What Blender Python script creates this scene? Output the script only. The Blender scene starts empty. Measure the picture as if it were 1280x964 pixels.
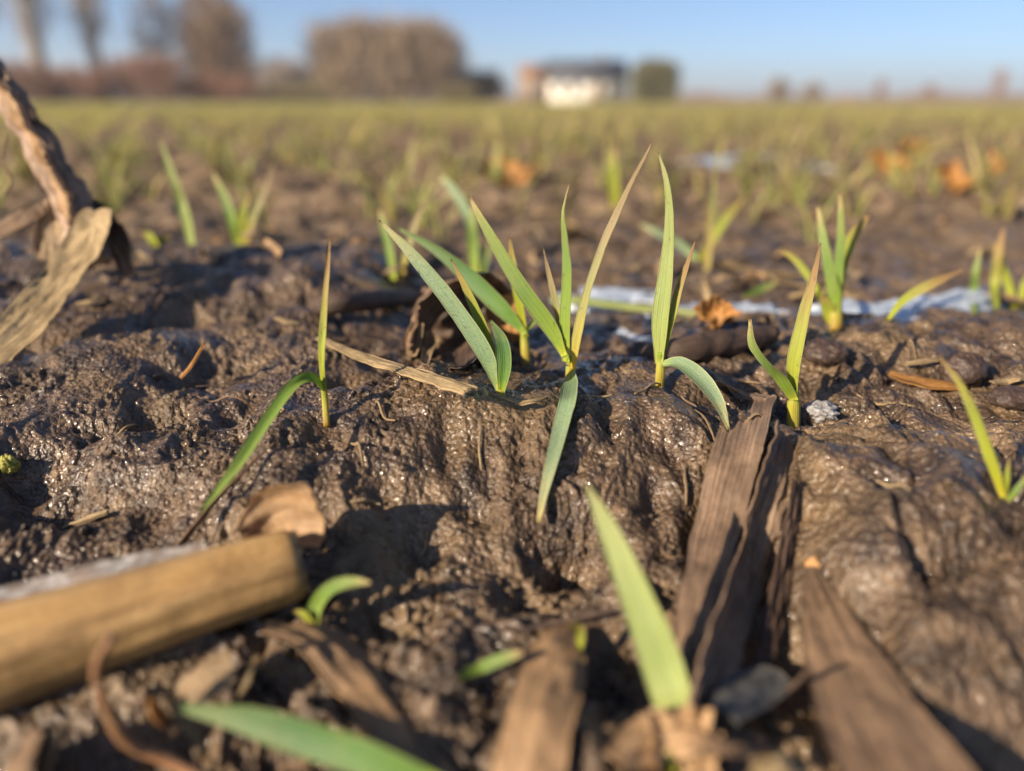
import bpy, math, random
import numpy as np
from mathutils import Vector

random.seed(7)
RNG = np.random.default_rng(7)
sc = bpy.context.scene
COL = sc.collection

# ------------------------------------------------------------------ camera
CAM_H = 0.085                      # the phone is held 8.5 cm above the mud
F = 960.0                          # focal length in pixels of a 1280 px wide picture
PITCH = math.atan((482 - 127) / F)
cam = bpy.data.cameras.new('camera')
cam.sensor_width = 36.0
cam.lens = 36.0 * F / 1280.0
cam.clip_start = 0.004
cam.clip_end = 3000.0
cam.dof.use_dof = True
cam.dof.focus_distance = 0.224
cam.dof.aperture_fstop = 4.5
cam_o = bpy.data.objects.new('camera', cam)
COL.objects.link(cam_o)
cam_o.location = (0, 0, CAM_H)
cam_o.rotation_euler = (math.pi / 2 - PITCH, 0, 0)
sc.camera = cam_o

# ------------------------------------------------------------------ light
SUN_EL = math.radians(25)
SUN_AZ = math.radians(53)          # the light travels to the right and away, 53 deg off the view axis
travel = Vector((math.sin(SUN_AZ) * math.cos(SUN_EL), math.cos(SUN_AZ) * math.cos(SUN_EL), -math.sin(SUN_EL)))
sun = bpy.data.lights.new('sun', 'SUN')
sun.energy = 5.0
sun.angle = math.radians(0.53)
sun.color = (1.0, 0.83, 0.62)
sun_o = bpy.data.objects.new('sun', sun)
COL.objects.link(sun_o)
sun_o.rotation_euler = travel.to_track_quat('-Z', 'Y').to_euler()
sun_o.location = (-3, -2, 3)
world = bpy.data.worlds.new('World')
sc.world = world
world.use_nodes = True
wn = world.node_tree
sky = wn.nodes.new('ShaderNodeTexSky')
sky.sky_type = 'NISHITA'
sky.sun_disc = False
sky.sun_elevation = SUN_EL
sky.sun_rotation = math.atan2(-travel.x, -travel.y)
sky.air_density = 0.62
sky.dust_density = 0.8
sky.ozone_density = 3.6
wn.links.new(sky.outputs[0], wn.nodes['Background'].inputs[0])
wn.nodes['Background'].inputs[1].default_value = 0.08
sc.view_settings.view_transform = 'Standard'
sc.view_settings.look = 'None'
sc.view_settings.gamma = 1.0
sc.view_settings.use_curve_mapping = False
sc.view_settings.exposure = 0.95
sc.render.engine = 'CYCLES'
sc.cycles.use_denoising = True
sc.cycles.max_bounces = 5
sc.cycles.diffuse_bounces = 3
sc.cycles.glossy_bounces = 2
sc.cycles.transmission_bounces = 3
sc.cycles.volume_bounces = 0
sc.cycles.transparent_max_bounces = 6

# ------------------------------------------------------------------ noise
_GA = RNG.random(4096) * 2 * np.pi
_GX, _GY = np.cos(_GA), np.sin(_GA)
def _hash(ix, iy, seed):
    n = (ix.astype(np.int64) * 374761393 + iy.astype(np.int64) * 668265263 + seed * 1442695041) & 0xFFFFFFFF
    n = ((n ^ (n >> 13)) * 1274126177) & 0xFFFFFFFF
    return n ^ (n >> 16)
def perlin(x, y, seed=0):
    x = np.asarray(x, float); y = np.asarray(y, float)
    xi, yi = np.floor(x), np.floor(y)
    fx, fy = x - xi, y - yi
    xi = xi.astype(np.int64); yi = yi.astype(np.int64)
    u = fx * fx * fx * (fx * (fx * 6 - 15) + 10)
    v = fy * fy * fy * (fy * (fy * 6 - 15) + 10)
    def g(ox, oy):
        h = _hash(xi + ox, yi + oy, seed) & 4095
        return _GX[h] * (fx - ox) + _GY[h] * (fy - oy)
    a = g(0, 0); b = g(1, 0); c = g(0, 1); d = g(1, 1)
    p = a + u * (b - a); q = c + u * (d - c)
    return (p + v * (q - p)) * 1.4
def worley(x, y, seed=0):
    x = np.asarray(x, float); y = np.asarray(y, float)
    xi, yi = np.floor(x).astype(np.int64), np.floor(y).astype(np.int64)
    best = np.full(x.shape, 9.0)
    for ox in (-1, 0, 1):
        for oy in (-1, 0, 1):
            h = _hash(xi + ox, yi + oy, seed)
            px = xi + ox + (h & 1023) / 1023.0
            py = yi + oy + ((h >> 10) & 1023) / 1023.0
            best = np.minimum(best, (px - x) ** 2 + (py - y) ** 2)
    return np.sqrt(best)
def sstep(a, b, x):
    t = np.clip((x - a) / (b - a), 0, 1)
    return t * t * (3 - 2 * t)

# ------------------------------------------------------------------ the lie of the land
_TY = np.arange(-0.6, 1.6, 0.002)
def _profile(pts, sig=0.006):
    p = np.interp(_TY, [a for a, b in pts], [b for a, b in pts])
    k = np.arange(-20, 21) * 0.002
    w = np.exp(-0.5 * (k / sig) ** 2); w /= w.sum()
    return np.convolve(np.pad(p, 20, mode='edge'), w, mode='valid')
P_MID = _profile([(-.5, -.02), (.06, -.024), (.10, -.024), (.135, -.022), (.152, -.019), (.166, -.015), (.180, -.007), (.196, .001), (.21, .0035),
                  (.235, .0025), (.265, -.002), (.30, -.006), (.33, -.010), (.42, -.012), (.55, -.007), (.8, -.003), (1.2, 0), (1.6, 0)], .005)
P_LEFT = _profile([(-.5, -.02), (.06, -.02), (.10, -.024), (.14, -.021), (.165, -.014), (.19, -.007), (.23, -.001), (.27, .002), (.32, .006), (.38, .011),
                   (.41, .011), (.45, -.001), (.55, -.009), (.8, -.004), (1.2, 0), (1.6, 0)], .008)
P_RIGHT = _profile([(-.5, -.03), (.06, -.032), (.09, -.030), (.105, -.022), (.125, -.009), (.15, -.001), (.178, .0015), (.196, -.003), (.208, -.0075), (.222, -.006), (.25, -.002),
                    (.285, .001), (.31, .000), (.335, -.007), (.36, -.010), (.5, -.008), (.8, -.003), (1.2, 0), (1.6, 0)], .005)
HOLLOWS = [  # x, y, radius x, radius y, depth
    (-.118, .176, .017, .006, .010), (.014, .163, .010, .007, .008), (-.052, .232, .006, .006, .005), (-.085, .245, .012, .008, .004),
    (-.058, .272, .012, .010, .005), (-.014, .247, .024, .010, .006), (.060, .140, .012, .030, .008), (.036, .18, .004, .02, .003),
    (.048, .258, .020, .012, .005), (-.030, .140, .012, .008, .004), (.085, .215, .03, .004, .003), (-.05, .192, .006, .007, .004),
    (.003, .185, .004, .012, .003), (.022, .125, .012, .012, .006),
]
HOLLOWS += [(.088, .098, .030, .012, .008), (-.075, .092, .040, .018, .016), (-.045, .112, .020, .010, .008)]
HUMPS = [(-.16, .05, .02, .02, .012), (.030, .205, .016, .012, .003), (-.012, .203, .013, .010, .002), (-.035, .196, .02, .010, .002), (.012, .216, .01, .01, .002),
         (-.14, .19, .03, .012, .005), (.12, .27, .06, .02, .003), (-.085, .33, .03, .02, .003), (.10, .16, .02, .02, .003)]
FWD = np.array([0, math.cos(PITCH), -math.sin(PITCH)]); RGT = np.array([1.0, 0, 0]); UPV = np.array([0, math.sin(PITCH), math.cos(PITCH)])
CAMP = np.array([0, 0, CAM_H])
def ray(px, py):
    return FWD + RGT * (px - 640) / F + UPV * (482 - py) / F
for (px, py, rp, ry, dp, zl) in [(48, 600, 46, .008, .011, -.012), (200, 520, 30, .006, .006, -.004), (255, 452, 24, .007, .006, 0), (300, 505, 28, .006, .006, 0), (235, 388, 60, .014, .006, .005),
                             (335, 378, 40, .010, .006, .006), (722, 690, 45, .006, .009, -.015), (650, 742, 40, .006, .006, -.02), (842, 562, 22, .006, .005, -.003), (600, 610, 26, .005, .004, -.007),
                             (1128, 650, 9, .010, .003, -.002), (1195, 690, 40, .003, .003, -.004), (430, 480, 40, .008, .005, .001), (560, 560, 16, .008, .004, -.004), (760, 545, 14, .008, .004, -.003),
                             (880, 640, 20, .008, .006, -.010), (120, 545, 30, .005, .005, -.006), (470, 600, 18, .006, .004, -.006)]:
    _r = ray(px, py); _t = (zl - CAM_H) / _r[2]
    HOLLOWS.append((_r[0] * _t, _r[1] * _t, rp * _t / F * 1.0, ry, dp))
def land(x, y):
    """height of the mud, arrays in and out (metres)"""
    x = np.atleast_1d(np.asarray(x, float)); y = np.atleast_1d(np.asarray(y, float))
    near = np.clip(y, -.6, 1.59)
    wob = perlin(x * 14, y * 14, 3) * .012
    wl = sstep(-.035, -.085, x + wob); wr = sstep(.056, .082, x + wob * .5)
    yw = near + perlin(x * 22, y * 9, 5) * .010
    zm = np.interp(yw, _TY, P_MID); zl = np.interp(yw, _TY, P_LEFT); zr = np.interp(yw, _TY, P_RIGHT)
    z = zm * (1 - wl) * (1 - wr) + zl * wl + zr * wr
    for (hx, hy, rx, ry, d) in HOLLOWS:
        q = ((x - hx) / rx) ** 2 + ((y - hy) / ry) ** 2
        z = z - 1.3 * d * np.exp(-q * .8)
    for (hx, hy, rx, ry, d) in HUMPS:
        q = ((x - hx) / rx) ** 2 + ((y - hy) / ry) ** 2
        z = z + d * np.exp(-q * .8)
    far = sstep(.40, .8, y)
    # clods of the ploughed field
    cl = np.maximum(perlin(x * 16, y * 16, 11), -.2) * .019 + perlin(x * 6, y * 6, 12) * .010
    z = z + far * cl * (1 - .6 * sstep(4, 20, y))
    z = z + perlin(x * 26, y * 26, 21) * .0042 * (1 + .6 * far) + perlin(x * 58, y * 52, 22) * .0024
    # everything finer is only worked out where the mesh can hold it
    m = y < 2.5
    xs, ys = x[m], y[m]
    if xs.size:
        wx = perlin(xs * 60, ys * 60, 31) * .006; wy = perlin(xs * 60, ys * 60, 32) * .006
        d = np.zeros_like(xs)
        fine = 1 - sstep(.5, 1.2, ys)
        calm = sstep(-.40, .15, perlin(xs * 33 + 7, ys * 33, 33))      # some patches are smeared smooth, others torn
        crumb = sstep(.172, .150, ys + wx * 2) * sstep(.055, .030, xs) * sstep(-.075, -.050, xs)
        smooth = sstep(.06, .075, xs) * (1 - sstep(.3, .4, ys)); fold = np.abs(perlin((xs * .8 + ys * .6 + wx) * 95, (ys * .8 - xs * .6 + wy) * 38, 47))
        d += smooth * (fold - .25) * .0072 * (1 - sstep(.30, .36, ys))
        # soft wrinkles of wet clay, running down the slopes
        r1 = 1 - np.abs(perlin((xs + wx) * 75, (ys + wy) * 60, 41)) * 2
        d += (r1 - .5) * .0014 * (.75 + .5 * fine)
        r2 = np.abs(perlin((xs + wx) * 190, (ys + wy) * 110, 42))
        d += (r2 - .25) * .0019 * (1 - .35 * smooth) * (1.1 - .75 * calm)
        r3 = np.abs(perlin((xs + wx * 1.5) * 400, (ys + wy) * 260, 43))
        d += (r3 - .25) * .0015 * fine * (1.1 - .75 * calm)
        d += perlin(xs * 620, ys * 560, 44) * .00040 * fine * (1.2 - .8 * calm)
        # rounded clods pressed together, with creases between them
        cw = 1 - .75 * smooth
        c1 = worley((xs + wx * 1.6) * 33, (ys + wy * 1.6) * 33, 45)
        d += (np.sqrt(np.clip(1 - c1 * c1 * 1.15, 0, 1)) - .7) * .0082 * cw * (.6 + .4 * fine)
        c2 = worley((xs + wx) * 105, (ys + wy) * 95, 46)
        d += (np.sqrt(np.clip(1 - c2 * c2 * 1.2, 0, 1)) - .7) * .0026 * (1 - .6 * smooth) * (1.05 - .75 * calm) * fine
        # pecked, pitted patches
        pit = sstep(.05, .45, perlin(xs * 45, ys * 45, 51))
        d -= pit * sstep(.42, .1, worley(xs * 230, ys * 230, 52)) * .0014 * fine * (1 - .7 * smooth)
        # crumbs in the hollow in front of the ridge
        w1 = worley((xs + wx * .4) * 330, (ys + wy * .4) * 330, 61); w2 = worley(xs * 170, ys * 170, 62)
        grain = perlin(xs * 50, ys * 50, 63)
        d += (crumb * .85 + .15 * fine * (1 - smooth)) * (np.sqrt(np.clip(1 - w1 ** 2 * 1.3, 0, 1)) * .0019 + np.sqrt(np.clip(1 - w2 ** 2 * 1.2, 0, 1)) * .0026 * sstep(-.1, .3, grain) - .0016)
        z[m] += d
    return z
def gz(x, y):
    return float(land([x], [y])[0])

def at(px, py, Y):
    """the point of the world plane y = Y seen at that place of the photograph"""
    r = ray(px, py)
    return CAMP + r * (Y / r[1])
def depth_of(p):
    return float(np.dot(np.asarray(p) - CAMP, FWD))
def hit(px, py, ymin=.06, ymax=3.0, n=1500):
    """where the line of sight meets the mud"""
    r = ray(px, py)
    ys = ymin * (ymax / ymin) ** np.linspace(0, 1, n)
    t = ys / r[1]
    X = r[0] * t; Z = CAM_H + r[2] * t
    g = land(X, ys)
    i = int(np.argmax(Z <= g))
    if Z[i] > g[i]: i = len(ys) - 1
    return np.array([X[i], ys[i], g[i]])

# ------------------------------------------------------------------ node helpers
def new_mat(name):
    m = bpy.data.materials.new(name); m.use_nodes = True
    nt = m.node_tree
    for n in list(nt.nodes): nt.nodes.remove(n)
    out = nt.nodes.new('ShaderNodeOutputMaterial')
    return m, nt, out
def nd(nt, typ, **kw):
    n = nt.nodes.new(typ)
    for k, v in kw.items():
        if k.startswith('i_'):
            n.inputs[k[2:].replace('_', ' ')].default_value = v
        else:
            setattr(n, k, v)
    return n
def ramp(nt, fac, stops, interp='LINEAR'):
    r = nt.nodes.new('ShaderNodeValToRGB'); r.color_ramp.interpolation = interp
    el = r.color_ramp.elements
    while len(el) < len(stops): el.new(.5)
    for e, (p, c) in zip(el, stops):
        e.position = p; e.color = (*c, 1) if len(c) == 3 else c
    nt.links.new(fac, r.inputs[0])
    return r.outputs[0]
def mix(nt, fac, a, b, blend='MIX'):
    m = nt.nodes.new('ShaderNodeMix'); m.data_type = 'RGBA'; m.blend_type = blend
    for sock, v in ((m.inputs[0], fac), (m.inputs[6], a), (m.inputs[7], b)):
        if hasattr(v, 'is_linked'): nt.links.new(v, sock)
        elif isinstance(v, (int, float)): sock.default_value = v
        else: sock.default_value = (*v, 1)
    return m.outputs[2]
def math_n(nt, op, a, b=None):
    m = nt.nodes.new('ShaderNodeMath'); m.operation = op
    for i, v in enumerate((a, b)):
        if v is None: continue
        if hasattr(v, 'is_linked'): nt.links.new(v, m.inputs[i])
        else: m.inputs[i].default_value = v
    return m.outputs[0]
def noise(nt, vec, scale, detail=4, rough=.55, lac=2.0, dist=0):
    n = nd(nt, 'ShaderNodeTexNoise')
    n.inputs['Scale'].default_value = scale; n.inputs['Detail'].default_value = detail
    n.inputs['Roughness'].default_value = rough; n.inputs['Lacunarity'].default_value = lac
    n.inputs['Distortion'].default_value = dist
    nt.links.new(vec, n.inputs['Vector'])
    return n.outputs['Fac']
def bump(nt, height, dist, strength=1.0, normal=None):
    b = nd(nt, 'ShaderNodeBump'); b.inputs['Strength'].default_value = strength; b.inputs['Distance'].default_value = dist
    nt.links.new(height, b.inputs['Height'])
    if normal is not None: nt.links.new(normal, b.inputs['Normal'])
    return b.outputs[0]
def link_in(nt, n, name, v):
    if hasattr(v, 'is_linked'): nt.links.new(v, n.inputs[name])
    elif isinstance(v, tuple): n.inputs[name].default_value = (*v, 1) if n.inputs[name].type == 'RGBA' else v
    else: n.inputs[name].default_value = v
def principled(nt, col, rough, normal=None, **kw):
    p = nd(nt, 'ShaderNodeBsdfPrincipled')
    link_in(nt, p, 'Base Color', col); link_in(nt, p, 'Roughness', rough)
    if normal is not None: nt.links.new(normal, p.inputs['Normal'])
    for k, v in kw.items(): link_in(nt, p, k.replace('_', ' '), v)
    return p

def mat_mud():
    m, nt, out = new_mat('wet_mud')
    tc = nd(nt, 'ShaderNodeTexCoord'); P = tc.outputs['Object']
    big = noise(nt, P, 24, 3, .6); mid = noise(nt, P, 120, 4, .65); fin = noise(nt, P, 900, 2, .6)
    c = ramp(nt, mid, [(.30, (.020, .0125, .0083)), (.44, (.060, .0385, .023)), (.58, (.118, .077, .045)), (.74, (.235, .160, .096))])
    c = mix(nt, .45, c, ramp(nt, fin, [(.32, (.40, .38, .36)), (.68, (1.35, 1.3, 1.25))]), 'MULTIPLY')
    # ochre patches of drier clay
    c = mix(nt, ramp(nt, big, [(.47, (0, 0, 0)), (.66, (.6, .6, .6))]), c, (.225, .150, .076))
    # far off, the field is a mat of young green and straw
    sep = nd(nt, 'ShaderNodeSeparateXYZ'); nt.links.new(P, sep.inputs[0])
    fld = ramp(nt, noise(nt, P, .9, 5, .65), [(.3, (.17, .13, .075)), (.5, (.24, .22, .09)), (.7, (.34, .27, .13))])
    fy = nd(nt, 'ShaderNodeMapRange'); fy.inputs[1].default_value = 3; fy.inputs[2].default_value = 12
    nt.links.new(sep.outputs[1], fy.inputs[0])
    fr = nd(nt, 'ShaderNodeMapRange'); fr.inputs[1].default_value = .33; fr.inputs[2].default_value = .8   # the open field has dried off
    nt.links.new(sep.outputs[1], fr.inputs[0])
    dry = ramp(nt, noise(nt, P, 30, 6, .7), [(.33, (.07, .048, .032)), (.5, (.19, .135, .088)), (.68, (.34, .25, .165))])
    c = mix(nt, fr.outputs[0], c, dry)
    c = mix(nt, fy.outputs[0], c, fld)
    wet = noise(nt, P, 40, 2, .6)
    rg = ramp(nt, wet, [(.34, (.28, .28, .28)), (.66, (.60, .60, .60))])
    rough = mix(nt, fr.outputs[0], rg, (.85, .85, .85))
    b1 = bump(nt, noise(nt, P, 380, 3, .65), .0014, .9)
    v = nd(nt, 'ShaderNodeTexVoronoi'); v.inputs['Scale'].default_value = 620
    nt.links.new(P, v.inputs['Vector'])
    b2 = bump(nt, v.outputs['Distance'], .00085, .9, b1); b2.node.invert = True
    b3 = bump(nt, noise(nt, P, 1700, 1, .6), .00035, .8, b2)
    spec = math_n(nt, 'SUBTRACT', .40, math_n(nt, 'MULTIPLY', fr.outputs[0], .32))
    film = math_n(nt, 'MULTIPLY', math_n(nt, 'SUBTRACT', 1, fr.outputs[0]), ramp(nt, wet, [(.40, (1, 1, 1)), (.62, (.25, .25, .25))]))
    p = principled(nt, c, rough, b3, Specular_IOR_Level=spec, Coat_Weight=film, Coat_Roughness=.085, Coat_IOR=1.38)
    nt.links.new(b2, p.inputs['Coat Normal'])          # a thin film of water over the grains
    nt.links.new(p.outputs[0], out.inputs[0])
    return m

def mat_blade(name, stops, trans=.35, rough=.52, frost=0.0, seed=0.0):
    """a grass blade: stops run from the base (0) to the tip (1)"""
    m, nt, out = new_mat(name)
    uv = nd(nt, 'ShaderNodeUVMap').outputs[0]
    sep = nd(nt, 'ShaderNodeSeparateXYZ'); nt.links.new(uv, sep.inputs[0])
    u, v = sep.outputs[0], sep.outputs[1]
    P = nd(nt, 'ShaderNodeTexCoord').outputs['Object']
    n1 = noise(nt, P, 160 + seed * 30, 4, .6); n2 = noise(nt, P, 2600, 4, .65)
    vv = math_n(nt, 'ADD', v, math_n(nt, 'MULTIPLY', math_n(nt, 'SUBTRACT', n1, .5), .28))
    c = ramp(nt, vv, stops)
    # a paler rim and a shallow darker midrib
    ed = math_n(nt, 'ABSOLUTE', math_n(nt, 'SUBTRACT', math_n(nt, 'MULTIPLY', u, 2), 1))
    c = mix(nt, ramp(nt, ed, [(.80, (0, 0, 0)), (1, (.55, .55, .55))]), c, (.56, .54, .28))
    c = mix(nt, ramp(nt, ed, [(.0, (.35, .35, .35)), (.16, (0, 0, 0))]), c, (.5, .6, .5), 'MULTIPLY')
    # long uneven streaks
    sm = nd(nt, 'ShaderNodeMapping'); sm.inputs['Scale'].default_value = (14, 1.2, 1); nt.links.new(uv, sm.inputs[0])
    c = mix(nt, .45, c, ramp(nt, noise(nt, sm.outputs[0], 1.0 + seed * .07, 4, .6), [(.3, (.62, .66, .62)), (.7, (1.3, 1.25, 1.2))]), 'MULTIPLY')
    # veins running the length of the blade
    st = math_n(nt, 'SINE', math_n(nt, 'MULTIPLY', u, 2 * math.pi * 9))
    c = mix(nt, math_n(nt, 'MULTIPLY', math_n(nt, 'ADD', st, 1), .10), c, (.62, .62, .5), 'MULTIPLY')
    c = mix(nt, ramp(nt, n1, [(.55, (0, 0, 0)), (.75, (.35, .35, .35))]), c, (.30, .30, .08))
    # mud splashed on the blade
    c = mix(nt, ramp(nt, noise(nt, P, 520 + seed * 17, 4, .7), [(.62, (0, 0, 0)), (.70, (.75, .75, .75))]), c, (.12, .085, .05))
    if frost:
        c = mix(nt, ramp(nt, n2, [(.42, (0, 0, 0)), (.75, (frost, frost, frost))]), c, (.55, .62, .62))
    bm = bump(nt, st, .00006, .5, bump(nt, n2, .00006, .4))
    p = principled(nt, c, rough, bm, Specular_IOR_Level=.35)
    t = nd(nt, 'ShaderNodeBsdfTranslucent'); nt.links.new(mix(nt, 1.0, c, (1.15, 1.25, .55), 'MULTIPLY'), t.inputs[0])
    ms = nd(nt, 'ShaderNodeMixShader'); ms.inputs[0].default_value = trans
    nt.links.new(p.outputs[0], ms.inputs[1]); nt.links.new(t.outputs[0], ms.inputs[2])
    nt.links.new(ms.outputs[0], out.inputs[0])
    return m

def mat_dry(name, a, b, c3, fibre=26, trans=.15, rough=.6, fscale=1.0, frost=0.0):
    """dry maize leaf, straw or bark: fibres along v"""
    m, nt, out = new_mat(name)
    uv = nd(nt, 'ShaderNodeUVMap').outputs[0]
    mp = nd(nt, 'ShaderNodeMapping'); mp.inputs['Scale'].default_value = (fibre * fscale, 1.6 * fscale, 1)
    nt.links.new(uv, mp.inputs[0])
    P = nd(nt, 'ShaderNodeTexCoord').outputs['Object']
    f1 = noise(nt, mp.outputs[0], 1.0, 5, .65); f2 = noise(nt, mp.outputs[0], 3.2, 3, .6)
    n1 = noise(nt, P, 70, 5, .6); n2 = noise(nt, P, 700, 4, .6)
    c = ramp(nt, f1, [(.30, a), (.50, b), (.72, c3)])
    c = mix(nt, ramp(nt, n1, [(.42, (0, 0, 0)), (.62, (.6, .6, .6))]), c, tuple(x * .55 for x in a))
    c = mix(nt, .35, c, ramp(nt, n2, [(.3, (.5, .5, .5)), (.7, (1.3, 1.3, 1.3))]), 'MULTIPLY')
    if frost:
        c = mix(nt, ramp(nt, noise(nt, P, 330, 5, .7), [(.46, (0, 0, 0)), (.66, (frost, frost, frost))]), c, (.60, .61, .62))
    bm = bump(nt, f2, .00035, .7, bump(nt, n2, .00025, .6))
    p = principled(nt, c, rough, bm)
    sh = p.outputs[0]
    if trans:
        t = nd(nt, 'ShaderNodeBsdfTranslucent'); nt.links.new(c, t.inputs[0])
        ms = nd(nt, 'ShaderNodeMixShader'); ms.inputs[0].default_value = trans
        nt.links.new(sh, ms.inputs[1]); nt.links.new(t.outputs[0], ms.inputs[2]); sh = ms.outputs[0]
    nt.links.new(sh, out.inputs[0])
    return m

def mat_plain(name, a, b, scale, rough=.7, bd=0.0, spec=.4, trans=0.0):
    m, nt, out = new_mat(name)
    P = nd(nt, 'ShaderNodeTexCoord').outputs['Object']
    n = noise(nt, P, scale, 5, .6)
    c = ramp(nt, n, [(.3, a), (.7, b)])
    p = principled(nt, c, rough, bump(nt, n, bd, .8) if bd else None, Specular_IOR_Level=spec)
    sh = p.outputs[0]
    if trans:
        t = nd(nt, 'ShaderNodeBsdfTranslucent'); nt.links.new(c, t.inputs[0])
        ms = nd(nt, 'ShaderNodeMixShader'); ms.inputs[0].default_value = trans
        nt.links.new(sh, ms.inputs[1]); nt.links.new(t.outputs[0], ms.inputs[2]); sh = ms.outputs[0]
    nt.links.new(sh, out.inputs[0])
    return m

def mat_ice(name='frosty_ice'):
    m, nt, out = new_mat(name)
    P = nd(nt, 'ShaderNodeTexCoord').outputs['Object']
    n = noise(nt, P, 120, 5, .65); n2 = noise(nt, P, 900, 4, .6)
    c = ramp(nt, n, [(.34, (.16, .18, .20)), (.50, (.42, .48, .56)), (.66, (.68, .74, .82))])
    rg = ramp(nt, n2, [(.35, (.12, .12, .12)), (.65, (.5, .5, .5))])
    p = principled(nt, c, rg, bump(nt, n2, .0006, .7, bump(nt, n, .002, .6)), Subsurface_Weight=.35, Subsurface_Radius=(.01, .014, .02))
    p.inputs['Subsurface Scale'].default_value = .4
    nt.links.new(p.outputs[0], out.inputs[0])
    return m

MUD = mat_mud()
G_FRESH = mat_blade('blade_green', [(0, (.46, .50, .05)), (.14, (.26, .37, .05)), (.5, (.19, .295, .075)), (.80, (.29, .345, .11)), (.93, (.50, .40, .20)), (1, (.36, .24, .13))])
G_PLAIN = mat_blade('blade_plain_green', [(0, (.42, .48, .05)), (.15, (.27, .40, .06)), (.6, (.22, .35, .07)), (1, (.28, .38, .09))], seed=8, trans=.4)
G_DEEP = mat_blade('blade_deep_green', [(0, (.36, .46, .05)), (.12, (.15, .28, .055)), (.6, (.10, .205, .075)), (.95, (.18, .25, .10))], seed=1)
G_YEL = mat_blade('blade_yellow_green', [(0, (.56, .50, .03)), (.2, (.42, .45, .04)), (.6, (.34, .38, .06)), (.82, (.42, .34, .10)), (1, (.36, .21, .11))], seed=2, trans=.45)
G_TAN = mat_blade('blade_brown_tip', [(0, (.66, .44, .03)), (.16, (.44, .38, .08)), (.40, (.30, .30, .12)), (.62, (.34, .27, .15)), (1, (.30, .20, .12))], seed=3, trans=.3)
G_RUST = mat_blade('blade_rusty_tip', [(0, (.45, .48, .04)), (.35, (.39, .43, .07)), (.60, (.41, .35, .11)), (.80, (.40, .25, .12)), (1, (.34, .20, .12))], seed=4, trans=.4)
G_BLUE = mat_blade('blade_frosted', [(0, (.34, .44, .09)), (.2, (.18, .29, .12)), (.7, (.22, .31, .16)), (.92, (.42, .40, .18)), (1, (.55, .40, .12))], seed=5, frost=.4)
G_PALE = mat_blade('blade_pale', [(0, (.40, .45, .10)), (.3, (.30, .37, .10)), (.8, (.33, .375, .125)), (1, (.40, .37, .17))], seed=6, frost=.18)
STEM = mat_blade('seedling_stem', [(0, (.36, .22, .04)), (.35, (.46, .40, .06)), (.8, (.32, .38, .05)), (1, (.24, .34, .03))], seed=7, trans=.3)
D_TAN = mat_dry('dry_leaf_tan', (.20, .13, .07), (.34, .235, .13), (.46, .33, .19))
D_FIB = mat_dry('dry_leaf_fibrous', (.11, .068, .043), (.25, .165, .108), (.46, .33, .22), fibre=46, trans=.05, rough=.5)
D_DARK = mat_dry('dry_leaf_dark', (.055, .032, .022), (.11, .068, .046), (.19, .12, .08), fibre=30, trans=.05)
D_ORANGE = mat_dry('dry_leaf_orange', (.40, .17, .04), (.56, .28, .08), (.68, .40, .14), fibre=12, trans=.35)
D_PEACH = mat_dry('dry_leaf_peach', (.42, .25, .12), (.56, .36, .19), (.68, .48, .28), fibre=10, trans=.3)
D_BROWN = mat_dry('dry_leaf_brown', (.15, .088, .050), (.27, .17, .10), (.40, .26, .155), fibre=16, trans=.25)
D_GNARL = mat_dry('stem_gnarled', (.16, .10, .07), (.33, .225, .155), (.50, .37, .27), fibre=8, trans=0, rough=.7)
D_WARM = mat_dry('dry_leaf_warm', (.24, .14, .07), (.37, .23, .12), (.48, .32, .18), fibre=18, trans=.2)
D_WET = mat_dry('dry_leaf_wet', (.12, .072, .042), (.22, .142, .086), (.33, .22, .135), fibre=44, trans=.1, rough=.42)
D_STRAW = mat_dry('straw_pale', (.26, .18, .085), (.40, .29, .15), (.54, .41, .23), fibre=20, trans=.1)
D_STALK = mat_dry('stalk_rind', (.25, .14, .048), (.39, .235, .088), (.52, .345, .15), fibre=7, trans=0, rough=.48)
D_FROST = mat_dry('sheath_frosted', (.17, .125, .10), (.28, .22, .18), (.42, .35, .29), fibre=14, trans=.05, frost=.75)
PITH = mat_plain('stalk_pith', (.13, .085, .05), (.34, .24, .15), 500, .9, .0006)
TWIG = mat_dry('twig_bark', (.22, .10, .045), (.38, .20, .095), (.50, .31, .17), fibre=6, trans=0, rough=.45)
PEB = mat_plain('dark_clod', (.030, .020, .016), (.095, .060, .046), 260, .48, .0016, .45)
ICE = mat_ice()

# ------------------------------------------------------------------ mesh helpers
def mesh_np(name, verts, faces, uvs=None, smooth=True):
    """verts (n,3), faces (m,4) arrays; uvs per vertex"""
    me = bpy.data.meshes.new(name)
    verts = np.asarray(verts, np.float32); faces = np.asarray(faces, np.int32)
    me.vertices.add(len(verts)); me.vertices.foreach_set('co', verts.ravel())
    k = faces.shape[1]
    me.loops.add(faces.size); me.loops.foreach_set('vertex_index', faces.ravel())
    me.polygons.add(len(faces)); me.polygons.foreach_set('loop_start', np.arange(0, faces.size, k, dtype=np.int32))
    me.update(calc_edges=True)
    if smooth: me.polygons.foreach_set('use_smooth', np.ones(len(faces), bool))
    if uvs is not None:
        l = me.uv_layers.new(name='UVMap'); l.data.foreach_set('uv', np.asarray(uvs, np.float32)[faces.ravel()].ravel())
    me.validate()
    return me
def obj(name, me, mat, parent=None, loc=None):
    o = bpy.data.objects.new(name, me); COL.objects.link(o)
    if mat is not None and len(me.materials) == 0: me.materials.append(mat)
    if parent is not None: o.parent = parent
    if loc is not None: o.location = loc
    return o
def tag(o, label=None, cat=None, group=None, kind=None):
    if label: o['label'] = label
    if cat: o['category'] = cat
    if group: o['group'] = group
    if kind: o['kind'] = kind
    return o
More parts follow.
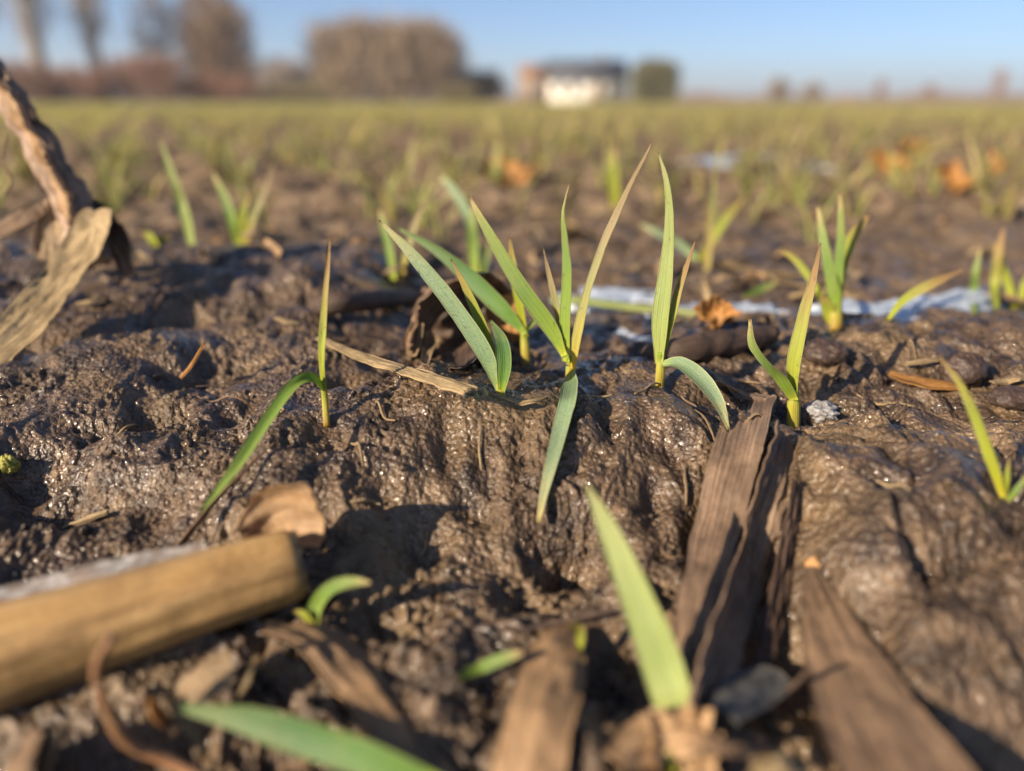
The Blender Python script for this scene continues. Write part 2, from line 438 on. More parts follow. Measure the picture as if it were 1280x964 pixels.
def thing(name, label, cat, loc, group=None):
    o = bpy.data.objects.new(name, None); COL.objects.link(o); o.location = tuple(float(v) for v in loc)
    o.empty_display_size = .01
    return tag(o, label, cat, group)

def smooth_path(pts, n):
    """Catmull-Rom through the rows of pts (any number of columns)"""
    p = np.asarray(pts, float)
    if len(p) == 2: return p[0] + (p[1] - p[0]) * np.linspace(0, 1, n)[:, None]
    q = np.vstack([2 * p[0] - p[1], p, 2 * p[-1] - p[-2]])
    s = len(p) - 1
    out = []
    for t in np.linspace(0, s, n):
        i = min(int(t), s - 1); f = t - i
        a, b, c, d = q[i], q[i + 1], q[i + 2], q[i + 3]
        out.append(.5 * (2 * b + (c - a) * f + (2 * a - 5 * b + 4 * c - d) * f * f + (3 * b - a - 3 * c + d) * f ** 3))
    return np.array(out)
def unit(v):
    return v / (np.linalg.norm(v, axis=-1, keepdims=True) + 1e-12)

def ribbon(name, spine, widths, wdir, thick=.0003, na=5, ns=24, fold=.25, curl=0.0, rough=0.0, rib=0.0, nrib=7, ragged=0.0, seed=0, end_ragged=0.0):
    """a closed, thin, curved sheet along a spine. wdir (k,3): rough across-direction at each spine key"""
    S = smooth_path(np.hstack([spine, np.asarray(widths, float)[:, None], wdir]), ns)
    P, w, W = S[:, :3], np.maximum(S[:, 3], .00015), S[:, 4:7]
    T = unit(np.gradient(P, axis=0))
    W = unit(W - T * np.sum(W * T, 1, keepdims=True))
    N = np.cross(T, W)
    s = np.linspace(-1, 1, na)
    v = np.linspace(0, 1, ns)
    A, V = np.meshgrid(s, v)
    L = float(np.sum(np.linalg.norm(np.diff(P, axis=0), axis=1)))
    hw = w[:, None] / 2
    if ragged: hw = hw * (1 + ragged * (perlin(V * L * 70 + np.sign(A) * 17, A * 0 + seed * 3.1, 77 + seed) + .35 * perlin(V * L * 420 + np.sign(A) * 31, A * 0 + seed * 1.7, 76 + seed)))
    off = fold * np.abs(A) * hw + curl * A * A * hw
    if rib: off = off + rib * np.cos(A * math.pi * nrib)
    if rough: off = off + rough * (perlin(A * 2.2 + seed, V * L * 90, 78 + seed) + .5 * perlin(A * 5 + seed, V * L * 260, 79 + seed))
    X = P[:, None, :] + W[:, None, :] * (A * hw)[..., None] + N[:, None, :] * off[..., None]
    if end_ragged:
        e = end_ragged * perlin(A[0] * 3.3 + seed, A[0] * 0 + .3, 80 + seed)
        X[0] += T[0] * e[:, None]; X[-1] += T[-1] * (e * .8)[::-1, None]
        X[1] += T[1] * e[:, None] * .5; X[-2] += T[-2] * (e * .4)[::-1, None]
    X2 = X - N[:, None, :] * thick
    top = X.reshape(-1, 3); bot = X2.reshape(-1, 3)
    n0 = len(top)
    idx = np.arange(n0).reshape(ns, na)
    a, b, c, d = idx[:-1, :-1].ravel(), idx[:-1, 1:].ravel(), idx[1:, 1:].ravel(), idx[1:, :-1].ravel()
    f = [np.stack([a, d, c, b], 1)[:, ::-1], (np.stack([a, b, c, d], 1) + n0)[:, ::-1]]
    rim = np.concatenate([idx[0, :], idx[1:, -1], idx[-1, -2::-1], idx[-2::-1, 0]])
    r0, r1 = rim[:-1], rim[1:]
    f.append(np.stack([r0, r1, r1 + n0, r0 + n0], 1))
    uv = np.stack([(A.ravel() + 1) / 2, V.ravel()], 1)
    return np.vstack([top, bot]), np.vstack(f), np.vstack([uv, uv])

def tube(spine, radii, nr=12, ns=24, rough=0.0, rscale=200., groove=0.0, ngroove=0, flat=1.0, seed=0, caps=True):
    S = smooth_path(np.hstack([spine, np.asarray(radii, float)[:, None]]), ns)
    P, r = S[:, :3], np.maximum(S[:, 3], .00005)
    T = unit(np.gradient(P, axis=0))
    ref = np.array([0, 0, 1.0]) if abs(T[:, 2]).mean() < .8 else np.array([0, 1.0, 0])
    W = unit(np.cross(T, ref)); N = np.cross(W, T)
    th = np.linspace(0, 2 * np.pi, nr, endpoint=False)
    TH, I = np.meshgrid(th, np.arange(ns))
    L = np.concatenate([[0], np.cumsum(np.linalg.norm(np.diff(P, axis=0), axis=1))])
    R = r[:, None] * np.ones_like(TH)
    if rough: R = R + rough * perlin(np.cos(TH) * 2 + np.sin(TH) * 3 + seed, L[I] * rscale, 90 + seed) + rough * .5 * perlin(np.sin(TH) * 6 + seed, L[I] * rscale * 2, 91 + seed)
    if ngroove: R = R + groove * np.cos(TH * ngroove)
    X = P[:, None] + W[:, None] * (np.cos(TH) * R)[..., None] + N[:, None] * (np.sin(TH) * R * flat)[..., None]
    V = X.reshape(-1, 3)
    idx = np.arange(ns * nr).reshape(ns, nr); nx = np.roll(idx, -1, 1)
    f = np.stack([idx[:-1].ravel(), nx[:-1].ravel(), nx[1:].ravel(), idx[1:].ravel()], 1)
    uv = np.stack([np.abs(TH.ravel() / np.pi - 1), (np.arange(ns) / (ns - 1))[I].ravel()], 1)
    if caps:
        c0, c1 = len(V), len(V) + 1
        V = np.vstack([V, P[:1], P[-1:]]); uv = np.vstack([uv, [[.5, 0]], [[.5, 1]]])
        e0 = np.stack([idx[0], np.full(nr, c0), np.full(nr, c0), nx[0]], 1)
        # caps as small quads between the rim, a mid ring and the centre would be no better seen: triangles folded into quads
        m0 = len(V)
        mid0 = P[0] + (X[0] - P[0]) * .5; mid1 = P[-1] + (X[-1] - P[-1]) * .5
        V = np.vstack([V, mid0, mid1]); uv = np.vstack([uv, np.tile([[.5, 0]], (nr, 1)), np.tile([[.5, 1]], (nr, 1))])
        i0 = m0 + np.arange(nr); i1 = m0 + nr + np.arange(nr)
        f = np.vstack([f, np.stack([nx[0], idx[0], i0, np.roll(i0, -1)], 1), np.stack([idx[-1], nx[-1], np.roll(i1, -1), i1], 1)])
        k = np.arange(0, nr, 2)
        f = np.vstack([f, np.stack([i0[(k + 2) % nr], i0[(k + 1) % nr], i0[k], np.full(len(k), c0)], 1), np.stack([i1[k], i1[(k + 1) % nr], i1[(k + 2) % nr], np.full(len(k), c1)], 1)])
    return V, f, uv

def px_spine(pts, Y0):
    out = []
    for (px, py, dy) in pts:
        Y = Y0 + dy
        if py > 290: Y = min(Y, hit(px, py, n=500)[1] - .0030)     # stay in front of the mud
        out.append(at(px, py, Y))
    return np.array(out)
def px_widths(sp, ws):
    """widths in photograph pixels turned into metres at the depth of each key"""
    ws = np.interp(np.linspace(0, 1, len(sp)), np.linspace(0, 1, len(ws)), ws)
    return np.array([w * depth_of(p) / F for w, p in zip(ws, sp)])
def across(sp, rot=0.0, twist=0.0):
    """the across-direction of a blade that shows its face to the camera, turned about its length by rot (deg)"""
    T = unit(np.gradient(sp, axis=0)); V = unit(sp - CAMP)
    A = unit(np.cross(T, V)); B = np.cross(T, A)
    a = np.radians(rot + twist * np.linspace(0, 1, len(sp)))[:, None]
    return A * np.cos(a) + B * np.sin(a)

_bseed = [0]
def blade_mesh(pts, w, Y0, base, wf=.78, rot=-25, twist=0, fold=.28, curl=0, thick=.00018, ns=30, rough=.00035, na=7):
    sp = px_spine(pts, Y0); _bseed[0] += 1
    wd = px_widths(sp, w) * wf / max(.6, math.cos(math.radians(rot)))
    V, f, uv = ribbon('blade', sp - base, wd, across(sp, rot, twist), thick, na, ns, fold, curl, rough, ragged=.07, seed=_bseed[0] % 17)
    return mesh_np('blade', V, f, uv)

def seedling(label, base_px, blades, stem=None, group='wheat seedlings standing in the mud', base=None, dz=0.0):
    b = hit(*base_px) if base is None else np.asarray(base, float)
    root = thing('wheat_seedling', label, 'seedling', b, group)
    if stem:
        sp = px_spine([(base_px[0], base_px[1] + 6, 0)] + stem['p'], b[1])
        sp[0, 2] = min(sp[0, 2], b[2] - .002)
        V, f, uv = tube(sp - b, px_widths(sp, stem['w']) / 2, 10, 14, flat=.8)
        obj('stem', mesh_np('stem', V, f, uv), STEM, root)
    for bl in blades:
        o = obj('blade', blade_mesh(bl['p'], bl['w'], b[1], b, .66 if group == G2 else .78, bl.get('rot', -25), bl.get('tw', 0), bl.get('fold', .28), bl.get('curl', 0)), bl.get('m', G_FRESH), root)
        if 'l' in bl: o['label'] = bl['l']
    return root

G2 = 'blurred wheat seedlings just behind the ridge'
# ------------------------------------------------------------------ ground
def build_ground():
    ys = list(np.linspace(-.35, .055, 30))
    y = .055
    while y < 1.0:
        d = .00036 * (max(y, .09) / .12) ** 1.3
        if .140 < y < .225: d *= .62
        y += d; ys.append(y)
    while y < 900:
        y *= 1.026; ys.append(y)
    ys = np.array(ys)
    nc = 900
    u = np.linspace(-1, 1, nc)
    s = u * 1.12 + 5 * np.sign(u) * np.clip((np.abs(u) - .9) / .1, 0, 1) ** 2.2
    X = s[None, :] * (.045 + .68 * np.clip(ys, .02, None))[:, None]
    Y = np.repeat(ys[:, None], nc, 1)
    Z = land(X.ravel(), Y.ravel())
    V = np.stack([X.ravel(), Y.ravel(), Z], 1)
    idx = np.arange(len(ys) * nc).reshape(len(ys), nc)
    f = np.stack([idx[:-1, :-1].ravel(), idx[:-1, 1:].ravel(), idx[1:, 1:].ravel(), idx[1:, :-1].ravel()], 1)
    o = obj('ground', mesh_np('ground', V, f), MUD)
    tag(o, 'wet brown mud of a ploughed field, ridged and crumbly', kind='structure')
build_ground()

#--OBJECTS--
# ------------------------------------------------------------------ background: trees, hedge, house
BARK = mat_plain('tree_bark', (.17, .145, .13), (.30, .26, .23), 1.5, .85)
def twig_mat(name, a, b):
    return mat_plain(name, a, b, .6, .8, trans=.15)
T_BROWN = twig_mat('twigs_brown', (.20, .145, .095), (.37, .275, .185))
T_OAK = twig_mat('leaves_brown', (.19, .125, .08), (.35, .24, .15))  # brown and grey crown tones lightened, putting some haze into their colour
T_GREY = twig_mat('twigs_grey', (.24, .20, .18), (.42, .36, .32))
T_RED = twig_mat('brush_reddish', (.22, .115, .075), (.40, .23, .15))
T_GREEN = twig_mat('needles_green', (.085, .085, .04), (.22, .20, .09))
T_OLIVE = twig_mat('brush_olive', (.14, .115, .06), (.27, .22, .11))

def strips(P, D, L, W, rng):
    """many thin double-bent strips: P start points, D directions, L lengths, W widths"""
    n = len(P)
    S = unit(np.cross(D, rng.normal(size=(n, 3))))
    B = rng.normal(size=(n, 3)) * .12
    mid = P + D * (L * .55)[:, None]; end = P + (D + B) * L[:, None]
    V = np.stack([P - S * W[:, None] * .5, P + S * W[:, None] * .5, mid + S * W[:, None] * .5, mid - S * W[:, None] * .5, end + S * W[:, None] * .12, end - S * W[:, None] * .12], 1).reshape(-1, 3)
    b = np.arange(n)[:, None] * 6
    f = np.concatenate([b + np.array([[0, 1, 2, 3]]), b + np.array([[3, 2, 4, 5]])])
    return V, f

def crown_pts(n, rx, ry, rz, rng, cz, power=2.0, lump=.25):
    if power > 4: lump = .12
    """points filling a lumpy superellipsoid that is cut off at the ground"""
    out = []; m = 0; sd = int(rng.integers(99))
    while m < n:
        p = rng.uniform(-1.15, 1.15, (n * 2, 3)); a = np.abs(p)
        d = unit(p)
        q = (a ** power).sum(1) ** (1 / power) / (1 + lump * perlin(d[:, 0] * 2.6 + 5, d[:, 2] * 2.6 + d[:, 1] * 1.9, sd))
        ok = (q < 1) & (p[:, 2] * rz + cz > .03 * rz) & (rng.random(len(p)) < .25 + .75 * q ** 2)
        out.append(p[ok]); m += ok.sum()
    p = np.vstack(out)[:n]
    return p * np.array([rx, ry, rz]) + np.array([0, 0, cz]), unit(p)

KH = math.cos(PITCH) / F          # metres per pixel across, per metre of distance, at the horizon
KV = math.cos(PITCH) ** 2 / F     # and upright
def tree(name, label, cat, px0, px1, top_px, Y, mat, n=2600, trunk_r=.16, crown_base=.25, up=.5, tw=.10, lenf=.16, flat=2.0, hollow=.25, seed=1, limbs=7, group=None, leaf=False):
    rng = np.random.default_rng(seed)
    cx = ((px0 + px1) / 2 - 640) * KH * Y; h = (127 - top_px) * KV * Y + .08; rx = (px1 - px0) / 2 * KH * Y
    root = thing(name, label, cat, (cx, Y, gz(cx, Y)), group)
    zb = h * crown_base; rz = (h - zb) / 2; cz = (h + zb) / 2
    sp = np.array([[0, 0, -.3], [rng.normal() * .1, 0, h * .3], [rng.normal() * .2, 0, h * .6], [rng.normal() * .2, 0, h * .92]])
    Vt, ft, uvt = tube(sp, [trunk_r * 1.25, trunk_r, trunk_r * .6, trunk_r * .12], 10, 14, rough=trunk_r * .12, rscale=1.3, seed=seed % 9)
    tr = obj('trunk', mesh_np('trunk', Vt, ft, uvt), BARK, root)
    for i in range(limbs):
        a = i * 2.4 + rng.random(); z0 = zb + (h - zb) * rng.random() * .45
        r1 = rx * (.55 + .4 * rng.random())
        e = np.array([math.cos(a) * r1, math.sin(a) * r1, min(h * .95, z0 + (h - zb) * (.25 + .3 * rng.random()))])
        s2 = np.array([[0, 0, z0], e * .45 + np.array([0, 0, z0]) * .5, e])
        V2, f2, u2 = tube(s2, [trunk_r * .5, trunk_r * .32, trunk_r * .08], 6, 8)
        obj('limb', mesh_np('limb', V2, f2, u2), BARK, root)
    p, d = crown_pts(n, rx, rx * .8, rz, rng, cz, flat)
    D = unit(d * (1 - up) + np.array([0, 0, up]) + rng.normal(size=(n, 3)) * .35)
    L = (.6 + .8 * rng.random(n)) * lenf * h; W = (.5 + rng.random(n)) * tw
    p = p - D * (L * .6)[:, None]; p = p[(p[:, 2] > 0)]; D, L, W = D[:len(p)], L[:len(p)], W[:len(p)]
    p[:, 2] = np.maximum(p[:, 2], .02)
    V, f = strips(p, D, L, W, rng)
    V[:, 2] = np.maximum(V[:, 2], 0)
    obj('crown', mesh_np('crown', V, f, smooth=False), mat, root)
    return root

BG = 'trees along the far edge of the field'
tree('bare_tree', 'leaning bare tree cut by the left picture edge', 'tree', -40, 20, -60, 70, T_GREY, 900, .55, .45, .6, .05, group=BG, seed=3, hollow=.3)
tree('bare_tree', 'tall bare grey trunk, first upright tree from the left edge', 'tree', 28, 88, -75, 75, T_GREY, 420, .70, .35, .7, .05, group=BG, seed=4)
tree('bare_tree', 'tall slim bare tree, second upright trunk from the left edge', 'tree', 96, 160, -75, 75, T_GREY, 420, .58, .35, .7, .05, group=BG, seed=5)
tree('bare_tree', 'pale bare tree just left of the brown leafy tree', 'tree', 178, 236, -25, 80, T_GREY, 650, .16, .2, .6, .06, group=BG, seed=6)
tree('brown_leafy_tree', 'brown tree still in dry leaf left of the broad dome-shaped bush', 'tree', 226, 330, -12, 80, T_OAK, 2400, .25, -.05, .5, .13, .14, group=BG, seed=7, hollow=.1, leaf=True)
tree('broad_bush', 'broad brown dome-shaped bare willow left of the house', 'bush', 392, 582, 27, 85, T_BROWN, 6500, .22, -.45, .6, .11, .20, flat=4.2, hollow=.12, group=BG, seed=8, limbs=12)
tree('bare_bush', 'low pale grey bush beside the broad dome-shaped willow', 'bush', 322, 400, 72, 95, T_GREY, 1800, .1, .0, .6, .10, .25, group=BG, seed=9, hollow=.1)
tree('dark_bush', 'small dark bush between the willow and the house', 'bush', 572, 632, 88, 90, T_OAK, 1500, .1, .0, .5, .10, .25, group=BG, seed=10, hollow=.1)
tree('evergreen_tree', 'dense dark green tree right beside the white house', 'tree', 788, 846, 76, 96, T_GREEN, 2600, .2, -.3, .6, .15, .18, flat=4.5, group=BG, seed=11, hollow=.05)
for i, (a, b, t, Y, lb) in enumerate([(957, 986, 98, 240, 'left of the two small far trees on the right horizon'), (1000, 1028, 104, 240, 'right of the two small far trees on the right horizon')]):
    tree('far_tree', lb, 'tree', a, b, t, Y, T_BROWN, 900, .2, .05, .5, .3, .2, group=BG, seed=20 + i)
for i, (a, b, t, lb) in enumerate([(-40, 70, 78, 'reddish brown brushwood at the foot of the leftmost trunks'), (55, 150, 84, 'reddish brown brushwood between the two upright bare trunks'),
                                   (140, 235, 70, 'rusty red brushwood below the pale bare tree'), (225, 325, 92, 'brown brushwood under the brown leafy tree'),
                                   (310, 420, 104, 'low tan brushwood under the pale grey bush'), (545, 600, 108, 'low tan brushwood in front of the small dark bush')]):
    tree('brushwood', lb, 'bush', a, b, t, 62 + i * 2, T_RED if i < 4 else T_OLIVE, 1700, .05, .0, .55, .07, .3, flat=3.0, hollow=.05, group='brushwood along the far field edge', seed=30 + i, limbs=3)
for i, (x, t) in enumerate([(1098, 98), (1160, 104), (1245, 82)]):
    tree('slender_tree', ['slender reddish sapling, leftmost of three on the right horizon', 'slender reddish sapling, middle one of three on the right horizon', 'slender reddish sapling, rightmost and tallest of three on the horizon'][i],
         'tree', x - 7, x + 7, t, 150, T_RED, 260, .09, .15, .8, .08, .2, group='slender saplings on the horizon', seed=40 + i, limbs=3)

def far_wood():
    rng = np.random.default_rng(50); n = 9000; Y = 330.0; k = KH * Y
    px = rng.uniform(-500, 1900, n)
    hgt = (5 + 6 * (perlin(px / 70, px * 0, 5) + .6) + 3 * (px > 1150)) * k
    x = (px - 640) * k; y = Y + rng.uniform(-6, 6, n)
    L = np.maximum(hgt, 1.0) * (.5 + .7 * rng.random(n)) * .6
    z = rng.random(n) * np.maximum(hgt - L, .05)
    P = np.stack([x, y, z], 1); D = unit(np.stack([rng.normal(size=n) * .3, rng.normal(size=n) * .3, np.ones(n)], 1))
    V, f = strips(P, D, L, .5 + rng.random(n) * .8, rng)
    tag(obj('distant_wood', mesh_np('distant_wood', V, f, smooth=False), T_RED), 'low reddish brown wood along the horizon', 'wood', kind='stuff')
far_wood()

def box_mesh(name, x0, x1, y0, y1, z0, z1):
    V = [(x, y, z) for z in (z0, z1) for y in (y0, y1) for x in (x0, x1)]
    return mesh_np(name, V, [(0, 2, 3, 1), (4, 5, 7, 6), (0, 1, 5, 4), (2, 6, 7, 3), (0, 4, 6, 2), (1, 3, 7, 5)], smooth=False)
def house():
    Y = 100.0; k = KH * Y
    x0, x1 = (686 - 640) * k, (782 - 640) * k
    cx = (x0 + x1) / 2; w = x1 - x0; d = 7.0
    zw = 2.75; zr = 4.75
    WALL = mat_plain('white_render', (.78, .75, .68), (.84, .81, .74), 2, .8); ROOF = mat_plain('dark_roof', (.055, .06, .07), (.09, .095, .11), 3, .6)
    WOOD = mat_plain('brown_boards', (.20, .115, .06), (.30, .18, .09), 3, .8); GLASS = mat_plain('window_glass', (.04, .045, .05), (.06, .065, .07), 1, .1); FR = mat_plain('window_frame', (.5, .46, .4), (.6, .56, .5), 3, .6)
    h = thing('farmhouse', 'white farmhouse with dark roof standing at the far field edge', 'house', (cx, Y, gz(cx, Y)))
    obj('wall', box_mesh('wall', -w / 2, w / 2, 0, d, -.3, zw), WALL, h)
    e = .45; t = .22
    prof = [(-e, zw - .28), (d / 2, zr), (d + e, zw - .28), (d + e, zw - .28 + t), (d / 2, zr + t), (-e, zw - .28 + t)]
    V = [(x, y, z) for x in (-w / 2 - .3, w / 2 + .3) for y, z in prof]
    f = [(0, 1, 7, 6), (1, 2, 8, 7), (2, 3, 9, 8), (3, 4, 10, 9), (4, 5, 11, 10), (5, 0, 6, 11), (0, 5, 4, 1), (1, 4, 3, 2), (6, 7, 10, 11), (7, 8, 9, 10)]
    r = obj('roof', mesh_np('roof', V, f, smooth=False), ROOF, h)
    obj('chimney', box_mesh('chimney', w * .18, w * .18 + .6, d / 2 - .3, d / 2 + .3, zr - .3, zr + .75), WOOD, r)
    for x in (-w / 2, w / 2):     # gable walls under the roof
        s = .12 if x > 0 else -.12
        V = [(x - s, 0, zw), (x - s, d, zw), (x - s, d / 2, zr - .12), (x - s * .02, 0, zw), (x - s * .02, d, zw), (x - s * .02, d / 2, zr - .12)]
        obj('gable', mesh_np('gable', V, [(0, 1, 2, 2), (3, 5, 4, 4), (0, 3, 4, 1), (1, 4, 5, 2), (2, 5, 3, 0)], smooth=False), WALL, h)
    for wx in (-3.4, -1.5, 2.9):
        wn_ = obj('window', box_mesh('window', wx - .55, wx + .55, -.05, .02, .95, 2.1), FR, h)
        obj('pane', box_mesh('pane', wx - .47, wx + .47, -.065, -.045, 1.03, 2.02), GLASS, wn_)
    dr = obj('door', box_mesh('door', .6, 1.6, -.05, .02, 0.0, 2.1), WOOD, h)
    obj('handle', box_mesh('handle', .72, .84, -.12, -.05, 1.0, 1.05), FR, dr)
    x2 = (650 - 640) * k; w2 = (686 - 650) * k - .15; c2 = x2 + w2 / 2
    a = thing('barn', 'brown wooden barn adjoining the white house on its left', 'barn', (c2, Y + 1, gz(c2, Y)))
    obj('wall', box_mesh('wall', -w2 / 2, w2 / 2, 0, 6, -.3, 3.5), WOOD, a)
    V = [(x, y, z) for x in (-w2 / 2 - .1, w2 / 2 + .1) for y, z in [(-.3, 3.4), (3, 4.3), (6.3, 3.4), (6.3, 3.55), (3, 4.5), (-.3, 3.55)]]
    obj('roof', mesh_np('roof', V, f, smooth=False), T_RED, a)
    obj('door', box_mesh('door', -.9, .9, -.06, .02, 0, 2.6), BARK, a)
house()

# ------------------------------------------------------------------ the field of seedlings beyond the ridge
FIELD = mat_blade('field_blade', [(0, (.44, .42, .12)), (.3, (.36, .38, .12)), (.75, (.40, .39, .15)), (1, (.55, .43, .22))], trans=.4)
FIELD_Y = mat_blade('field_blade_yellow', [(0, (.56, .47, .17)), (.3, (.54, .44, .18)), (.75, (.55, .43, .21)), (1, (.56, .39, .22))], trans=.4, seed=3)
def local_blade(rng, h, lean, az, w, ns=12, na=5, droop=.3, y0=0.0):
    d = np.array([math.cos(az), math.sin(az), 0])
    t = np.array([0, .3, .65, 1.0])
    sp = np.stack([d * lean * h * (q ** 1.6) + np.array([0, 0, h * (q - droop * q ** 3 * .6)]) for q in t]) + d * .0008
    sp[0, 2] -= .004
    ac = np.cross(d, [0, 0, 1.0]); a = rng.uniform(-.6, .6)
    wd = np.array([ac * math.cos(a * q) + d * math.sin(a * q) for q in t])
    return ribbon('blade', sp, np.array([.55, 1, .85, .12]) * w, wd, .0002, na, ns, .3)
protos = []
for k in range(9):
    rng = np.random.default_rng(100 + k)
    nb = [2, 3, 3, 4, 3, 2, 4, 3, 5][k]; a0 = rng.random() * 6.28
    ms = []
    for i in range(nb):
        V, f, uv = local_blade(rng, rng.uniform(.030, .066), rng.uniform(.15, 1.25), a0 + i * 2.3 + rng.normal() * .4, rng.uniform(.0030, .0050), droop=rng.uniform(0, .9))
        ms.append((mesh_np('blade', V, f, uv), FIELD_Y if rng.random() < .35 else FIELD))
    for me, mt in ms: me.materials.append(mt)
    protos.append(ms)

def field():
    rng = np.random.default_rng(5)
    th = math.radians(24); c, s = math.cos(th), math.sin(th)      # drill rows run away to the left
    pts = []
    # rows 11 cm apart
    R = 26.0
    for r in np.arange(-R, R, .11):
        q = -R
        n = int(2 * R / .034)
        qs = -R + np.cumsum(rng.exponential(.034, n))
        o = r + rng.normal(size=n) * .012
        pts.append(np.stack([o * c - qs * s, o * s + qs * c], 1))
    p = np.vstack(pts)
    d = np.hypot(p[:, 0], p[:, 1])
    ok = (p[:, 1] > .40) & (d < 24) & (np.abs(p[:, 0]) < .45 + .95 * p[:, 1])
    gaps = perlin(p[:, 0] * 3, p[:, 1] * 3, 71) + .5 * perlin(p[:, 0] * .8, p[:, 1] * .8, 73) * (p[:, 1] > 1.5) + .6 * perlin(p[:, 0] * 9, p[:, 1] * 9, 72)
    ok &= gaps > np.where(p[:, 1] < .95, -.62, np.where(p[:, 1] < 1.6, -.36, -.42)) + .30 * rng.random(len(p))
    # thinner with distance, where a plant is far under a pixel of gap
    keep = np.where(d < 1.9, .80, np.where(d < 5, .80, np.where(d < 10, .5, .2)))
    ok &= rng.random(len(p)) < keep
    ok &= ~((np.abs(p[:, 0] - .30) < .13) & (np.abs(p[:, 1] - 1.22) < .10))      # the frozen puddle stays free
    p = p[ok]; d = d[ok]
    inview = np.abs(p[:, 0]) < .62 * p[:, 1] + .03
    order = np.argsort(np.where(inview, d, 1e9))
    return p, order, inview
fp, forder, fin = field()
N_IND = 262
ind = forder[:N_IND]
LANDMARKS = [('the blurred orange leaf above the central seedlings', 636, 215), ('the far frozen puddle', 950, 200), ('the tall pale blurred blade on the left', 215, 225), ('the crossed-blade seedling on the left', 303, 250),
             ('the bushy bright seedling in the ice', 1048, 310), ('the tip of the longest central blade', 812, 182), ('the gnarled stem at the left edge', 60, 200), ('the large blurred orange leaf on the right', 1106, 208),
             ('the white farmhouse in the background', 735, 112), ('the dark green tree by the house', 817, 105), ('the broad dome-shaped willow', 488, 80), ('the orange-tipped blades at the right edge', 1250, 330), ('the tip of the broad fanned blade', 474, 277)]
def field_labels():
    out = {}
    p = np.stack([fp[ind, 0], fp[ind, 1], land(fp[ind, 0], fp[ind, 1]) + .025], 1) - CAMP
    dd = p @ FWD; X = 640 + F * (p @ RGT) / dd; Yp = 482 - F * (p @ UPV) / dd
    for nm, lx, ly in LANDMARKS:
        dx, dy = X - lx, Yp - ly
        for way, sel in (('left of', (dx < 0) & (np.abs(dx) > np.abs(dy))), ('right of', (dx > 0) & (np.abs(dx) > np.abs(dy))), ('below', (dy > 0) & (np.abs(dy) > np.abs(dx))), ('above', (dy < 0) & (np.abs(dy) > np.abs(dx)))):
            q = np.where(sel, np.hypot(dx, dy), 1e9)
            for j in np.argsort(q)[:1]:
                if q[j] < 110 and 0 < X[j] < 1280 and int(ind[j]) not in out: out[int(ind[j])] = 'blurred wheat seedling nearest %s %s' % (way, nm)
    return out
flab = field_labels()
rng = np.random.default_rng(9)
zz = land(fp[:, 0], fp[:, 1])
for j, i in enumerate(ind):
    root = thing('wheat_seedling', flab.get(int(i), 'blurred young wheat seedling in the drilled rows beyond the ice strip'), 'seedling', (fp[i, 0], fp[i, 1], zz[i]), 'seedlings in the field rows')
    root.rotation_euler = (rng.normal() * .08, rng.normal() * .08, rng.random() * 6.28)
    sc_ = rng.uniform(.75, 1.12); root.scale = (sc_, sc_, sc_)
    for me, mt in protos[int(rng.integers(len(protos)))]:
        obj('blade', me, None, root)
rest = np.setdiff1d(np.arange(len(fp)), ind)
def rest_field():
    rng = np.random.default_rng(10)
    d = np.hypot(fp[rest, 0], fp[rest, 1])
    VV, FF, UU = [], [], []; nv = 0
    for lo, hi, nb, wm in ((0, 5, 3, .9), (5, 10, 2, 1.3), (10, 99, 2, 2.2)):
        r = rest[(d >= lo) & (d < hi)]
        n = len(r) * nb
        if n == 0: continue
        P = np.repeat(np.stack([fp[r, 0], fp[r, 1], zz[r] - .002], 1), nb, 0)
        az = rng.random(n) * 6.283; h = rng.uniform(.026, .060, n); ln = rng.uniform(.15, 1.3, n) * h
        w = rng.uniform(.0030, .0050, n) * wm
        D = np.stack([np.cos(az), np.sin(az), np.zeros(n)], 1); Sd = np.stack([-np.sin(az), np.cos(az), np.zeros(n)], 1)
        rows = []
        for q, ww in ((0, .5), (.45, 1.0), (1.0, .15)):
            c0 = P + D * (ln * q ** 1.6)[:, None] + np.array([0, 0, 1.0]) * (h * (q - .15 * q ** 3))[:, None]
            rows += [c0 - Sd * (w * ww / 2)[:, None], c0 + Sd * (w * ww / 2)[:, None]]
        V = np.stack(rows, 1).reshape(-1, 3); b = np.arange(n)[:, None] * 6
        FF.append(np.concatenate([b + np.array([[0, 1, 3, 2]]), b + np.array([[2, 3, 5, 4]])]) + nv)
        UU.append(np.tile([[0, 0], [1, 0], [0, .45], [1, .45], [0, 1], [1, 1]], (n, 1))); VV.append(V); nv += len(V)
    F_ = np.vstack(FF)
    me = mesh_np('field_wheat', np.vstack(VV), F_, np.vstack(UU))
    me.materials.append(FIELD); me.materials.append(FIELD_Y)
    me.polygons.foreach_set('material_index', (np.random.default_rng(3).random(len(F_)) < .48).astype(np.int32))
    print('field triangles', len(F_) * 2)
    tag(obj('field_wheat', me, None), 'young wheat covering the field out to the horizon', 'wheat', kind='stuff')
rest_field()

